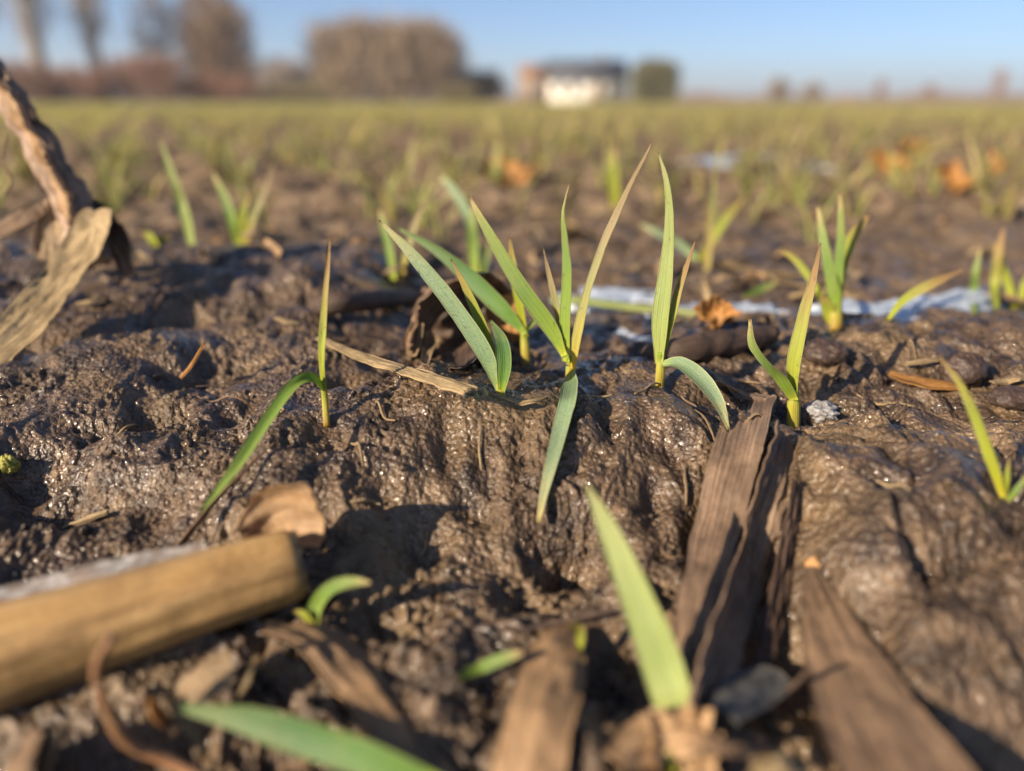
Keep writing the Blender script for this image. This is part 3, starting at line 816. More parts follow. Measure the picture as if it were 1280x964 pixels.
# ------------------------------------------------------------------ ice
def ice_patch(label, px_pts, z, name='ice_patch', thick=.0025):
    """a thin frozen sheet: outline given by places in the photograph on the level z"""
    q = []
    for (px, py) in px_pts:
        r = ray(px, py); t = (z - CAM_H) / r[2]; q.append([r[0] * t, r[1] * t])
    q = smooth_path(np.array(q + [q[0]]), 121)[:-1]
    c = q.mean(0)
    n = len(q); rings = 14
    V = []
    for k in range(1, rings + 1):
        f = k / rings
        e = q - c
        nz = 1 + (.30 * perlin(q[:, 0] * 80, q[:, 1] * 80, 15) + .22 * perlin(q[:, 0] * 230, q[:, 1] * 230, 14)) * f
        rr = c + e * f * nz[:, None]
        zt = z + .0012 * perlin(rr[:, 0] * 70, rr[:, 1] * 70, 16) + .0006 * perlin(rr[:, 0] * 240, rr[:, 1] * 240, 17) - (.0014 if k == rings else 0)
        V.append(np.column_stack([rr - c, zt - z]))
    low = V[-1].copy(); low[:, 2] -= thick
    V.append(low)
    V = np.vstack(V)
    idx = np.arange((rings + 1) * n).reshape(rings + 1, n); nx = np.roll(idx, -1, 1)
    f = np.stack([idx[:-1].ravel(), idx[1:].ravel(), nx[1:].ravel(), nx[:-1].ravel()], 1)
    V = np.vstack([V, [[0, 0, 0]]]); m = len(V) - 1
    k = np.arange(0, n, 2)
    f = np.vstack([f, np.stack([idx[0][k], idx[0][(k + 1) % n], idx[0][(k + 2) % n], np.full(len(k), m)], 1)])
    o = obj(name, mesh_np(name, V, f), ICE, None, (c[0], c[1], z))
    return tag(o, label, 'ice', 'frozen meltwater in the furrow')
ice_patch('white ice sheet in the furrow right of the tall central seedlings', [(985, 396), (1010, 382), (1060, 374), (1110, 376), (1160, 366), (1214, 364), (1232, 380), (1185, 400), (1135, 418), (1080, 422), (1040, 416), (1000, 422)], -.0046)
ice_patch('bluish white ice between the broad upright seedling and the orange leaf', [(765, 420), (790, 400), (830, 385), (880, 378), (940, 380), (985, 384), (975, 404), (930, 415), (890, 425), (845, 432), (800, 436)], -.0042)
ice_patch('small pale ice patch behind the left of the brown arched leaf', [(452, 340), (470, 328), (500, 330), (530, 338), (545, 352), (510, 356), (475, 352)], -.0070)
ice_patch('pale ice strip behind the straight green straw', [(690, 372), (720, 360), (760, 358), (815, 362), (830, 372), (790, 378), (735, 382)], -.0075)
ice_patch('far frozen puddle among the field seedlings on the right', [(862, 200), (900, 196), (950, 192), (1010, 197), (1045, 204), (1010, 209), (940, 205), (890, 206)], .003, 'frozen_puddle')

# ------------------------------------------------------------------ lumps: clods, pebbles, frost
def lump(name, label, cat, px, py, rx, ry, mat, group=None, sink=.35, rough=.22, seed=1, flat=.8, scale=2.2, parts=None, z=None, n=22, frac=1.0):
    """a rounded, uneven lump, rx by ry pixels half-size, resting in the mud"""
    b = hit(px, py + ry * .7) if z is None else at(px, py + ry * .7, z)
    k = depth_of(b) / F
    th = np.linspace(0, np.pi, n); ph = np.linspace(0, 2 * np.pi, 2 * n, endpoint=False)
    TH, PH = np.meshgrid(th, ph, indexing='ij')
    d = np.stack([np.sin(TH) * np.cos(PH), np.sin(TH) * np.sin(PH), np.cos(TH)], -1)
    rr = 1 + rough * perlin(d[..., 0] * scale + d[..., 2] * 1.3 * scale + seed * 3, d[..., 1] * scale + seed, seed) + rough * .5 * perlin(d[..., 0] * scale * 2.3 + seed, d[..., 1] * scale * 2.3 + d[..., 2] * scale * 2, seed + 1)
    V = d * rr[..., None] * np.array([rx * k, rx * k * .9, ry * k])
    idx = np.arange(n * 2 * n).reshape(n, 2 * n); nx = np.roll(idx, -1, 1)
    f = np.stack([idx[:-1].ravel(), idx[1:].ravel(), nx[1:].ravel(), nx[:-1].ravel()], 1)
    o = obj(name, mesh_np(name, V.reshape(-1, 3), f), mat, None, (b[0], b[1], b[2] + ry * k * (1 - sink)))
    return tag(o, label, cat, group)
PG = 'dark round clods lying on the right mud bank'
lump('soil_clod', 'dark round clod beside the tan-tipped seedling on the right', 'clod', 1030, 441, 27, 16, PEB, PG, seed=2)
lump('soil_clod', 'largest dark round clod, lying on the tan leaf flake', 'clod', 1200, 462, 27, 22, PEB, PG, seed=3)
lump('soil_clod', 'dark clod nearest the right picture edge', 'clod', 1262, 497, 25, 13, PEB, PG, seed=4)
FROST = mat_plain('frost', (.12, .10, .085), (.42, .43, .45), 420, .6, .0016)
lump('frost_clump', 'white frost clump at the foot of the tan-tipped right seedling', 'frost', 1026, 510, 20, 12, FROST, None, seed=5, rough=.55, scale=1.6, sink=.75)
GRIT = mat_plain('orange_grit', (.36, .17, .05), (.55, .33, .15), 500, .5, .0006)
lump('gravel_grain', 'tiny orange stone at the tip of the wide brown leaf', 'stone', 1016, 706, 10, 10, GRIT, None, seed=6)
lump('moss_tuft', 'tiny yellow-green moss tuft by the hollow at the left edge', 'moss', 12, 582, 11, 10, G_YEL, None, seed=9, rough=.7, scale=6)
rngc = np.random.default_rng(77)

# ------------------------------------------------------------------ hero seedlings
G = 'wheat seedlings on the near ridge'
seedling('slim wheat seedling left of centre with one upright and one long drooping blade', (408, 522),
    [dict(p=[(405, 492, 0), (402, 445, 0), (405, 395, .002), (409, 345, .004), (412, 296, .006)], w=[6, 10, 11, 8, 2], m=G_RUST, rot=-30, l='upright blade with a brown tip'),
     dict(p=[(405, 486, 0), (390, 472, -.004), (366, 482, -.010), (332, 528, -.022), (292, 588, -.036), (251, 640, -.046)], w=[8, 16, 18, 19, 17, 5], m=G_PLAIN, rot=22, tw=10, l='long drooping blade')],
    stem=dict(p=[(406, 500, 0), (404, 475, 0)], w=[9, 8, 7]), group=G)
seedling('wheat seedling with broad fanned blades in front of the arched brown leaf', (627, 494),
    [dict(p=[(624, 488, 0), (606, 440, .002), (566, 380, .006), (522, 325, .010), (474, 275, .014)], w=[9, 28, 27, 22, 4], m=G_BLUE, rot=-20, tw=-10),
     dict(p=[(623, 482, .001), (612, 432, .004), (590, 376, .008), (564, 324, .012)], w=[8, 15, 14, 2], m=G_YEL, rot=-30),
     dict(p=[(627, 490, -.001), (631, 455, -.002), (627, 425, -.002), (613, 400, -.001)], w=[11, 24, 21, 4], m=G_DEEP, rot=-15, fold=.45)],
    stem=dict(p=[(626, 484, 0), (625, 468, 0)], w=[12, 11, 8]), group=G)
seedling('wheat seedling just behind the brown arched leaf with a broad left-leaning blade', (658, 447),
    [dict(p=[(656, 420, 0), (648, 372, 0), (642, 335, .001), (637, 297, .002)], w=[10, 14, 12, 3], m=G_YEL, rot=-30),
     dict(p=[(657, 417, -.001), (628, 385, .002), (590, 348, .008), (545, 312, .014), (496, 284, .020)], w=[8, 26, 27, 16, 4], m=G_DEEP, rot=-20, tw=-10),
     dict(p=[(658, 412, 0), (668, 402, .001), (677, 394, .002)], w=[6, 6, 2], m=G_FRESH)],
    stem=dict(p=[(656, 428, 0), (655, 408, 0)], w=[12, 11, 9]), group=G)
seedling('tall central wheat seedling with five blades on the crest of the ridge', (713, 472),
    [dict(p=[(706, 445, 0), (688, 408, .002), (655, 362, .004), (617, 300, .008), (586, 245, .012)], w=[10, 25, 25, 18, 4], m=G_FRESH, rot=-25, tw=-8),
     dict(p=[(708, 452, 0), (707, 400, .001), (710, 345, .002), (707, 300, .003), (704, 268, .003), (711, 231, .004)], w=[12, 18, 18, 12, 6, 3], m=G_FRESH, rot=-30, tw=-30),
     dict(p=[(701, 420, .003), (696, 385, .004), (688, 350, .005), (679, 310, .006)], w=[7, 10, 8, 2], m=G_TAN, rot=-30),
     dict(p=[(716, 462, -.001), (722, 420, -.001), (736, 360, .001), (758, 298, .004), (784, 240, .008), (814, 180, .012)], w=[9, 15, 13, 13, 9, 2], m=G_TAN, rot=-30, tw=-15, l='longest blade, brownish with a rusty tip'),
     dict(p=[(714, 466, -.002), (714, 474, -.006), (713, 484, -.010), (711, 497, -.014), (707, 514, -.018), (701, 538, -.021), (690, 578, -.026), (680, 618, -.029), (673, 653, -.030)], w=[12, 18, 24, 26, 26, 25, 21, 14, 7], m=G_BLUE, rot=28, tw=0, l='frosted blade hanging down the ridge')],
    stem=dict(p=[(713, 462, 0), (711, 445, 0)], w=[13, 12, 9]), group=G)
seedling('wheat seedling right of centre with one broad tall blade and a drooping one', (824, 476),
    [dict(p=[(824, 455, 0), (826, 405, 0), (832, 350, .002), (837, 290, .004), (835, 235, .006), (823, 190, .009)], w=[12, 26, 25, 17, 10, 2], m=G_PALE, rot=-25, tw=-5),
     dict(p=[(827, 450, 0), (838, 405, 0), (850, 358, .002), (869, 302, .005)], w=[8, 12, 12, 2], m=G_RUST, rot=-30),
     dict(p=[(827, 455, -.001), (850, 454, -.005), (876, 474, -.010), (897, 503, -.016), (911, 537, -.020)], w=[8, 20, 25, 18, 4], m=G_BLUE, rot=-25, l='frosted blade drooping to the right')],
    stem=dict(p=[(826, 458, 0), (826, 440, 0)], w=[12, 12, 10]), group=G)
seedling('rusty-tipped wheat seedling beside the white frost clump on the right', (995, 533),
    [dict(p=[(992, 495, 0), (993, 455, 0), (1004, 400, .002), (1016, 352, .004), (1026, 304, .006)], w=[12, 21, 19, 12, 2], m=G_RUST, rot=-20, fold=.4),
     dict(p=[(993, 500, 0), (977, 474, -.002), (958, 455, -.004), (942, 430, -.004), (938, 399, -.003)], w=[12, 20, 13, 16, 6], m=G_FRESH, rot=-25, tw=-30)],
    stem=dict(p=[(992, 508, 0), (991, 485, 0)], w=[16, 16, 14]), group=G)
seedling('bright wheat seedling near the right edge with one long left-leaning blade', (1256, 625),
    [dict(p=[(1254, 622, 0), (1240, 578, .002), (1221, 525, .006), (1200, 480, .010), (1174, 446, .014)], w=[8, 16, 14, 10, 2], m=G_YEL, rot=-25),
     dict(p=[(1256, 622, 0), (1259, 598, .001), (1261, 574, .002)], w=[6, 8, 2], m=G_YEL),
     dict(p=[(1260, 626, -.001), (1272, 612, -.002), (1288, 592, -.002)], w=[6, 9, 4], m=G_FRESH)], group=G)
seedling('big blurred pale blade in the foreground right of centre', (872, 930),
    [dict(p=[(866, 940, 0), (838, 862, .006), (812, 786, .012), (782, 712, .018), (756, 652, .024), (733, 606, .028)], w=[50, 66, 62, 46, 30, 5], m=G_PALE, rot=-15, fold=.15)],
    group=G, base=None)
seedling('small bright seedling at the cut end of the brown stalk', (392, 786),
    [dict(p=[(392, 786, 0), (396, 757, 0), (415, 736, -.001), (440, 729, -.003), (463, 729, -.005)], w=[14, 24, 22, 18, 5], m=G_FRESH, rot=-20, curl=.3),
     dict(p=[(390, 782, 0), (380, 768, .001), (366, 764, .002)], w=[10, 12, 3], m=G_YEL),
     dict(p=[(392, 790, -.002), (393, 808, -.003), (391, 826, -.005)], w=[10, 10, 4], m=G_YEL)], group=G)
seedling('tiny hooked yellow-green shoot at the top of the tan leaf strip', (716, 842),
    [dict(p=[(714, 846, 0), (722, 822, 0), (726, 798, 0), (722, 784, -.001), (708, 782, -.002)], w=[8, 12, 13, 14, 8], m=G_YEL, rot=-30)], group=G)
seedling('short green blade lying across the left edge of the tan leaf strip', (572, 848),
    [dict(p=[(570, 848, 0), (600, 836, .001), (628, 824, .001), (654, 816, .001)], w=[9, 18, 18, 9], m=G_FRESH, rot=-20)], group=G)
def lying_blade():
    b = hit(520, 962); b = b + np.array([0, 0, .004])
    seedling('large blurred green blade lying along the bottom left of the picture', (520, 962),
        [dict(p=[(560, 985, -.004), (480, 955, -.002), (400, 928, .002), (320, 902, .006), (225, 884, .010)], w=[26, 48, 54, 44, 12], m=G_DEEP, rot=-25, fold=.2)], group=G, base=b)
lying_blade()
seedling('tiny green shoot in the tan crumpled leaf at the bottom', (838, 958), [dict(p=[(842, 968, 0), (832, 946, .001), (822, 934, .002)], w=[20, 22, 6], m=G_YEL, rot=-20)], group=G)

# the next plants, behind the ridge
G2 = 'blurred wheat seedlings just behind the ridge'
seedling('bushy bright seedling standing in the white ice on the right', (1046, 404),
    [dict(p=[(1044, 400, 0), (1040, 355, 0), (1030, 300, .004), (1022, 258, .01)], w=[12, 19, 16, 4], m=G_FRESH, rot=-20),
     dict(p=[(1047, 400, 0), (1052, 340, .002), (1064, 300, .006), (1085, 270, .01)], w=[10, 18, 22, 6], m=G_YEL, rot=-20),
     dict(p=[(1046, 400, 0), (1048, 350, -.002), (1052, 290, -.002), (1050, 240, 0)], w=[12, 18, 14, 4], m=G_FRESH, rot=-30),
     dict(p=[(1042, 402, 0), (1020, 360, .01), (995, 325, .02), (972, 312, .03)], w=[8, 13, 12, 3], m=G_YEL, rot=-20),
     dict(p=[(1040, 405, 0), (1035, 385, 0), (1028, 370, .0)], w=[14, 24, 10], m=G_YEL, rot=-20)],
    stem=dict(p=[(1045, 390, 0), (1044, 375, 0)], w=[16, 16, 14]), group=G2)
seedling('single slanting orange-tipped blade rising from the right ice sheet', (1112, 398),
    [dict(p=[(1110, 400, 0), (1130, 375, 0), (1165, 355, 0), (1202, 338, .004)], w=[6, 15, 18, 5], m=G_RUST, rot=-15)], group=G2)
seedling('cluster of bright blades with an orange tip at the right picture edge', (1246, 384),
    [dict(p=[(1246, 388, 0), (1244, 360, 0), (1248, 320, .002), (1255, 284, .004)], w=[10, 15, 16, 5], m=G_RUST, rot=-20),
     dict(p=[(1268, 386, 0), (1262, 360, 0), (1252, 330, .004), (1240, 302, .008)], w=[10, 15, 12, 3], m=G_YEL, rot=-20),
     dict(p=[(1219, 394, 0), (1217, 370, 0), (1220, 340, 0), (1226, 310, .004)], w=[8, 14, 12, 3], m=G_FRESH, rot=-20),
     dict(p=[(1275, 384, 0), (1282, 355, 0), (1296, 330, 0)], w=[10, 14, 4], m=G_YEL, rot=-20)], group=G2)
seedling('pale blurred seedling with crossed blades behind the left mud bank', (302, 300),
    [dict(p=[(298, 305, 0), (290, 275, 0), (280, 245, .004), (265, 214, .01)], w=[14, 18, 15, 4], m=G_FRESH, rot=-20),
     dict(p=[(305, 305, 0), (316, 270, 0), (330, 238, .004), (342, 205, .01)], w=[10, 14, 11, 3], m=G_TAN, rot=-20),
     dict(p=[(302, 305, 0), (302, 270, 0), (312, 240, .004)], w=[12, 16, 5], m=G_YEL, rot=-20)], group=G2, base=(at(302, 300, .44)[0], .44, gz(at(302, 300, .44)[0], .44)))
seedling('tall pale blurred blade left of the crossed-blade seedling', (238, 302),
    [dict(p=[(240, 308, 0), (232, 270, 0), (216, 222, .004), (200, 174, .008)], w=[14, 17, 15, 4], m=G_PALE, rot=-20)], group=G2, base=(at(238, 302, .46)[0], .46, gz(at(238, 302, .46)[0], .46)))
seedling('blurred upright seedling just left of the broad fanned blades', (495, 345),
    [dict(p=[(492, 350, 0), (488, 320, 0), (480, 285, .004), (474, 262, .008)], w=[12, 16, 14, 4], m=G_FRESH, rot=-20),
     dict(p=[(500, 350, 0), (508, 315, 0), (520, 275, .004), (535, 245, .01)], w=[10, 13, 12, 3], m=G_TAN, rot=-20)], group=G2)
seedling('blurred green seedling behind the arched brown leaf', (594, 340),
    [dict(p=[(594, 345, 0), (592, 310, 0), (590, 280, 0), (592, 255, .004)], w=[14, 20, 17, 5], m=G_FRESH, rot=-20),
     dict(p=[(600, 345, 0), (606, 325, 0), (612, 300, .004)], w=[12, 14, 5], m=G_FRESH, rot=-20),
     dict(p=[(596, 330, 0), (585, 270, .01), (565, 235, .02), (550, 220, .03)], w=[8, 16, 16, 5], m=G_BLUE, rot=-20)], group=G2)
seedling('blurred yellow-green blade leaning right behind the broad tall blade', (880, 320),
    [dict(p=[(876, 325, 0), (890, 300, 0), (910, 270, .004), (932, 245, .01)], w=[10, 16, 15, 4], m=G_YEL, rot=-20),
     dict(p=[(872, 325, 0), (850, 305, 0), (822, 290, .004), (800, 280, .01)], w=[10, 14, 14, 4], m=G_BLUE, rot=-20)], group=G2)
seedling('low blurred green blade right of the orange crumpled leaf', (935, 366),
    [dict(p=[(930, 372, 0), (950, 362, 0), (975, 352, .004)], w=[10, 15, 4], m=G_FRESH, rot=-20)], group=G2)
seedling('bright green tuft behind the crest of the left mud bank', (200, 304),
    [dict(p=[(192, 310, 0), (200, 302, 0), (214, 298, .004)], w=[14, 18, 6], m=G_YEL, rot=-20), dict(p=[(196, 310, 0), (188, 296, 0), (176, 290, .004)], w=[12, 14, 5], m=G_YEL, rot=-20)],
    group=G2, base=(at(200, 304, .43)[0], .43, gz(at(200, 304, .43)[0], .43)))
seedling('yellow-green upright blade behind the longest central blade', (770, 262),
    [dict(p=[(770, 268, 0), (768, 235, 0), (766, 205, 0), (768, 182, .004)], w=[12, 20, 16, 5], m=G_YEL, rot=-20)], group=G2)

# ------------------------------------------------------------------ dry litter
def sheet(name, parent, base, pts, w, Y0, mat, rot=0, tw=0, **kw):
    sp = px_spine(pts, Y0)
    wd = px_widths(sp, w)
    kw.setdefault('na', 15); kw.setdefault('ns', 40); kw.setdefault('thick', .0005)
    V, f, uv = ribbon(name, sp - base, wd, across(sp, rot, tw), **kw)
    return obj(name, mesh_np(name, V, f, uv), mat, parent)
def sheet_g(name, parent, base, keys, w, mat, lift=.001, rot=0, tw=0, tilt=None, **kw):
    """a sheet lying on the mud: keys (px, py, height over the mud)"""
    sp = []
    for (px, py, h) in keys:
        q = hit(px, py); q = q + np.array([0, 0, h]) - ray(px, py) * 0
        # keep it on the line of sight: slide toward the camera as it rises
        r = ray(px, py); q = np.array([0, 0, CAM_H]) + r * ((q[2] - CAM_H) / r[2]); sp.append(q)
    sp = np.array(sp)
    wd = px_widths(sp, w)
    T = unit(np.gradient(sp, axis=0)); up = np.array([[0, 0, 1.0]])
    A = unit(np.cross(T, up)); B = np.cross(T, A)
    a = np.radians(rot + tw * np.linspace(0, 1, len(sp)))[:, None]
    A = A * np.cos(a) + B * np.sin(a)
    if base is None: base = sp[0]
    kw.setdefault('na', 15); kw.setdefault('ns', 40); kw.setdefault('thick', .0005)
    V, f, uv = ribbon(name, sp - base, wd, A, **kw)
    return V, f, uv, base
def flake(name, label, cat, keys, w, mat, group=None, **kw):
    V, f, uv, b = sheet_g(name, None, None, keys, w, mat, **kw)
    return tag(obj(name, mesh_np(name, V, f, uv), mat, None, tuple(b)), label, cat, group)

# the brown maize stalk, left foreground
def stalk():
    R = at(372, 702, .1445); L = at(-5, 822, .120)
    d = L - R; E = L + d * 1.1
    base = R.copy()
    root = thing('maize_stalk', 'thick tan-brown maize stalk lying in the left foreground', 'stalk', base)
    k = np.array([R, R + d * .05, R + d * .33, R + d * .66, L, E]) - base
    r = np.array([.0071, .0081, .0087, .0093, .0099, .0106])
    V, f, uv = tube(k, r, 64, 110, rough=.0006, rscale=34, groove=.00007, ngroove=19, seed=3)
    # ragged cut end
    n = 64
    e = perlin(np.arange(n) * .45, np.zeros(n), 4) * .0042 + perlin(np.arange(n) * 1.3, np.zeros(n), 5) * .0024
    V[:n] += unit(-d)[None] * e[:, None]
    stalk_o = obj('rind', mesh_np('rind', V, f, uv), D_STALK, root)
    # rotted pith set into the cut end
    ax = unit(R - L)
    pk = np.array([R - ax * .004, R + ax * .0006]) - base
    V, f, uv = tube(pk, [.0066, .0062], 24, 8, rough=.0008, rscale=600, seed=5)
    obj('pith', mesh_np('pith', V, f, uv), PITH, root)
    # the peeled sheath along its upper back edge, rimmed with frost
    side = np.array([0, 1.0, 0]) - ax * ax[1]; side = unit(side)
    upv = unit(np.cross(side, ax)); upv = upv if upv[2] > 0 else -upv
    off = side * .0060 + upv * .0066
    sp = np.array([R + d * .30 + off * .98, R + d * .55 + off * 1.08, R + d * .85 + off * 1.12, L + d * .3 + off * 1.15]) - base
    wd = np.tile(side * .9 + upv * .35, (4, 1))
    V, f, uv = ribbon('sheath', sp, [.0025, .0045, .0055, .006], wd, .0008, 13, 50, .1, -.35, .0006, .00012, 6, .12, 3, .002)
    sh = obj('sheath', mesh_np('sheath', V, f, uv), D_FROST, root); sh['label'] = 'greyish peeled sheath with a frosty rim'
    # the torn flap standing at the cut end
    sheet('torn_flap', root, base, [(300, 676, 0), (330, 655, .004), (362, 640, .004), (399, 642, .001)], [30, 66, 86, 92], R[1] + .006, D_PEACH, 10, 20, rough=.0009, ragged=.12, curl=.3, fold=0, seed=7, end_ragged=.002)['label'] = 'orange-tan torn flap at the cut end'
    # a thin strip curling off the sheath
    sheet('curled_strip', root, base, [(225, 683, .014), (240, 662, .016), (275, 620, .024), (345, 552, .038)], [12, 9, 9, 4], R[1], D_BROWN, 30, 60, rough=.0003, seed=8, na=5)
stalk()

# the twisted dry maize leaf, left background edge
def left_leaf():
    base = hit(95, 345)
    root = thing('maize_leaf', 'twisted dry maize leaf standing at the left picture edge', 'leaf', base)
    Y = .335
    sp = px_spine([(-60, 20, .022), (-8, 96, .014), (36, 158, .008), (70, 214, .002), (96, 268, -.002), (112, 325, -.014)], Y)
    V, f, uv = tube(sp - base, np.array([13, 15, 14, 16, 20, 18]) * .355 / F, 40, 110, rough=.0030, rscale=85, groove=.0009, ngroove=5, seed=3)
    obj('leaf_stem', mesh_np('leaf_stem', V, f, uv), D_GNARL, root)['label'] = 'rough twisted stem, sunlit on its left side'
    sheet('loose_husk', root, base, [(-20, 82, .006), (26, 140, .001), (58, 196, -.005), (84, 246, -.010), (98, 296, -.016)], [12, 20, 17, 24, 14], Y, D_PEACH, 35, 50, fold=.4, curl=.4, rough=.0024, ragged=.45, seed=9, ns=90, na=11)
    sheet('leaf_blade', root, base, [(122, 262, -.012), (104, 308, -.026), (66, 358, -.050), (24, 408, -.072), (-45, 468, -.098)], [40, 58, 56, 58, 60], Y, D_STRAW, 45, -10, fold=0, curl=.15, rough=.0009, ragged=.14, rib=.00010, seed=5, ns=70, na=21, end_ragged=.0015)['label'] = 'flat tan leaf blade hanging forward onto the mud'
    sheet('side_flap', root, base, [(58, 256, -.002), (30, 275, -.006), (-30, 305, -.012)], [14, 24, 26], Y, D_BROWN, 30, 30, rough=.001, ragged=.2, seed=6)
    sheet('side_flap', root, base, [(108, 250, .002), (132, 275, .004), (150, 300, .004), (165, 345, -.006)], [16, 34, 40, 22], Y, D_DARK, 35, 20, rough=.0015, ragged=.2, seed=7)
    sheet('side_flap', root, base, [(72, 250, 0), (66, 285, -.004), (62, 325, -.012)], [26, 34, 30], Y, D_TAN, 20, 10, rough=.0012, ragged=.2, seed=8)
    for i, pts in enumerate([[(8, 170, .006), (2, 200, .004), (14, 225, .004), (4, 245, .004)], [(44, 150, .006), (60, 160, .006), (72, 175, .006)]]):
        sp = px_spine(pts, Y)
        V, f, uv = tube(sp - base, np.full(len(sp), 2.0 * .35 / F), 6, 20)
        obj('loose_fibre', mesh_np('loose_fibre', V, f, uv), D_STRAW, root)
left_leaf()

# the fibrous leaf strips, right of centre
LG = 'dry maize leaf strips lying down the right of the ridge'
def strip(label, pts, w, Y0, mat, rot, tw, name='maize_leaf_strip', seed=1, **kw):
    sp = px_spine(pts, Y0); base = sp[0]
    kw.setdefault('na', 25); kw.setdefault('ns', 70)
    V, f, uv = ribbon(name, sp - base, px_widths(sp, w), across(sp, rot, tw), thick=.0007, seed=seed, **kw)
    return tag(obj(name, mesh_np(name, V, f, uv), mat, None, tuple(base)), label, 'leaf', LG)
def gp(px, py, h):
    q = hit(px, py); r = ray(px, py)
    t = (q[2] + h - CAM_H) / r[2]
    return (px, py, float(r[1] * t))
def strip_g(label, keys, w, mat, rot, tw, **kw):
    return strip(label, [gp(*k) for k in keys], w, 0.0, mat, rot, tw, **kw)
strip_g('fibrous brown maize leaf strip with a cut top end, left of the pair', [(938, 500, .003), (922, 565, .003), (900, 650, .004), (878, 740, .004), (856, 830, .003), (845, 880, .002)], [64, 64, 60, 54, 44, 28], D_FIB, 18, 6, rib=.00030, nrib=9, rough=.0009, ragged=.09, fold=.05, curl=.14, seed=3, end_ragged=.0024)
strip_g('darker folded maize leaf strip, right of the pair', [(980, 545, .002), (962, 610, .003), (936, 690, .005), (905, 780, .005), (880, 850, .004), (868, 920, .002)], [48, 54, 62, 70, 72, 60], D_FIB, -46, -14, rib=.00028, nrib=7, rough=.0012, ragged=.12, fold=.1, curl=.25, seed=4, end_ragged=.003)
strip_g('narrow dark leaf strip in the gap right of the folded strip', [(996, 600, .001), (985, 680, .001), (968, 770, .001), (950, 850, .001)], [8, 20, 28, 26], D_DARK, -50, 20, rib=.0002, rough=.0008, ragged=.1, fold=0, seed=5)
strip_g('wide brown tapering leaf running into the bottom right corner', [(1012, 708, .001), (1030, 760, .002), (1058, 830, .005), (1098, 915, .008), (1150, 1010, .010)], [14, 54, 96, 138, 170], D_WET, -14, -6, rib=.00012, nrib=14, rough=.0007, ragged=.12, fold=.04, curl=-.06, seed=6)
D_GREY = mat_dry('leaf_grey', (.09, .085, .075), (.15, .145, .13), (.22, .215, .195), fibre=8, trans=.2)
flake('leaf_fragment', 'dull grey leaf scrap between the fibrous strips and the wide brown leaf', 'leaf', [(905, 890, .004), (935, 862, .007), (975, 842, .007)], [40, 62, 44], D_GREY, LG, rot=6, rough=.0005, ragged=.15, seed=24)
flake('leaf_flake', 'curled tan flake at the top of the fibrous leaf strips', 'leaf', [(900, 478, .002), (925, 490, .003), (960, 498, .002)], [16, 26, 20], D_FIB, rough=.0008, ragged=.15, seed=7)
flake('leaf_fragment', 'tan strip of leaf standing toward the camera at the bottom centre', 'leaf', [(700, 776, .002), (690, 830, .003), (672, 895, .003), (652, 990, .003)], [62, 84, 90, 94], D_WARM, LG, rot=6, rough=.0008, ragged=.08, fold=.1, curl=.15, seed=8, end_ragged=.002)
flake('leaf_fragment', 'long translucent brown leaf sloping down beside the small bright seedling', 'leaf', [(330, 782, .004), (400, 796, .004), (452, 850, .003), (500, 915, .003), (560, 990, .003)], [28, 62, 66, 64, 60], D_WARM, LG, rot=-10, rough=.001, ragged=.08, seed=9)
flake('leaf_fragment', 'flat tan leaf scrap under the foot of the big pale blade', 'leaf', [(768, 950, .003), (812, 922, .004), (860, 912, .005), (902, 930, .004)], [34, 70, 78, 40], D_PEACH, LG, rot=4, rough=.0011, ragged=.22, seed=10, na=21)
flake('leaf_fragment', 'thin brown leaf edge right of the tan crumpled leaf at the bottom', 'leaf', [(880, 938, .009), (920, 934, .008), (965, 942, .006)], [20, 22, 10], D_BROWN, LG, rough=.001, seed=11)
flake('leaf_fragment', 'pale tan leaf scrap at the bottom beside the wide brown leaf', 'leaf', [(940, 975, .006), (975, 950, .008), (1010, 965, .006)], [20, 46, 30], D_STRAW, LG, rough=.0012, ragged=.2, seed=12)
flake('leaf_fragment', 'square grey-brown leaf scrap beneath the maize stalk', 'leaf', [(222, 866, .004), (248, 850, .006), (288, 828, .006)], [40, 56, 50], D_TAN, LG, rot=10, rough=.0010, ragged=.1, seed=13)
flake('leaf_fragment', 'brown leaf scraps in the bottom left corner', 'leaf', [(10, 985, .004), (30, 945, .006), (50, 912, .008)], [60, 56, 20], D_BROWN, LG, rot=20, rough=.0014, ragged=.2, seed=14)
flake('leaf_fragment', 'slim tan leaf scrap beside the brown one in the bottom left corner', 'leaf', [(48, 975, .003), (58, 940, .005), (64, 905, .007)], [26, 24, 8], D_TAN, LG, rot=20, rough=.001, ragged=.2, seed=15)
flake('leaf_fragment', 'short orange leaf splinter left of the lying green blade', 'leaf', [(186, 875, .006), (196, 892, .005), (206, 905, .004)], [10, 18, 12], D_ORANGE, LG, rot=20, rough=.0004, seed=16)
flake('leaf_fragment', 'pale splinter at the tip of the lying green blade', 'leaf', [(210, 880, .006), (235, 905, .005), (256, 938, .003)], [10, 20, 8], D_STRAW, LG, rot=20, rough=.0004, seed=17)
flake('leaf_fragment', 'brown splinter under the lying green blade', 'leaf', [(214, 908, .004), (226, 930, .004), (240, 955, .003)], [8, 18, 10], D_BROWN, LG, rot=20, rough=.0004, seed=18)
flake('leaf_fragment', 'yellowish curled scrap right of the square leaf scrap', 'leaf', [(322, 822, .005), (312, 845, .005), (302, 868, .004)], [10, 18, 12], D_STRAW, LG, rot=30, rough=.0008, ragged=.2, seed=19)
flake('leaf_fragment', 'tan flake lying flat beneath the largest dark clod', 'leaf', [(1112, 466, .001), (1150, 474, .0015), (1205, 484, .001)], [14, 34, 18], D_ORANGE, LG, rot=0, rough=.0005, ragged=.1, seed=20)
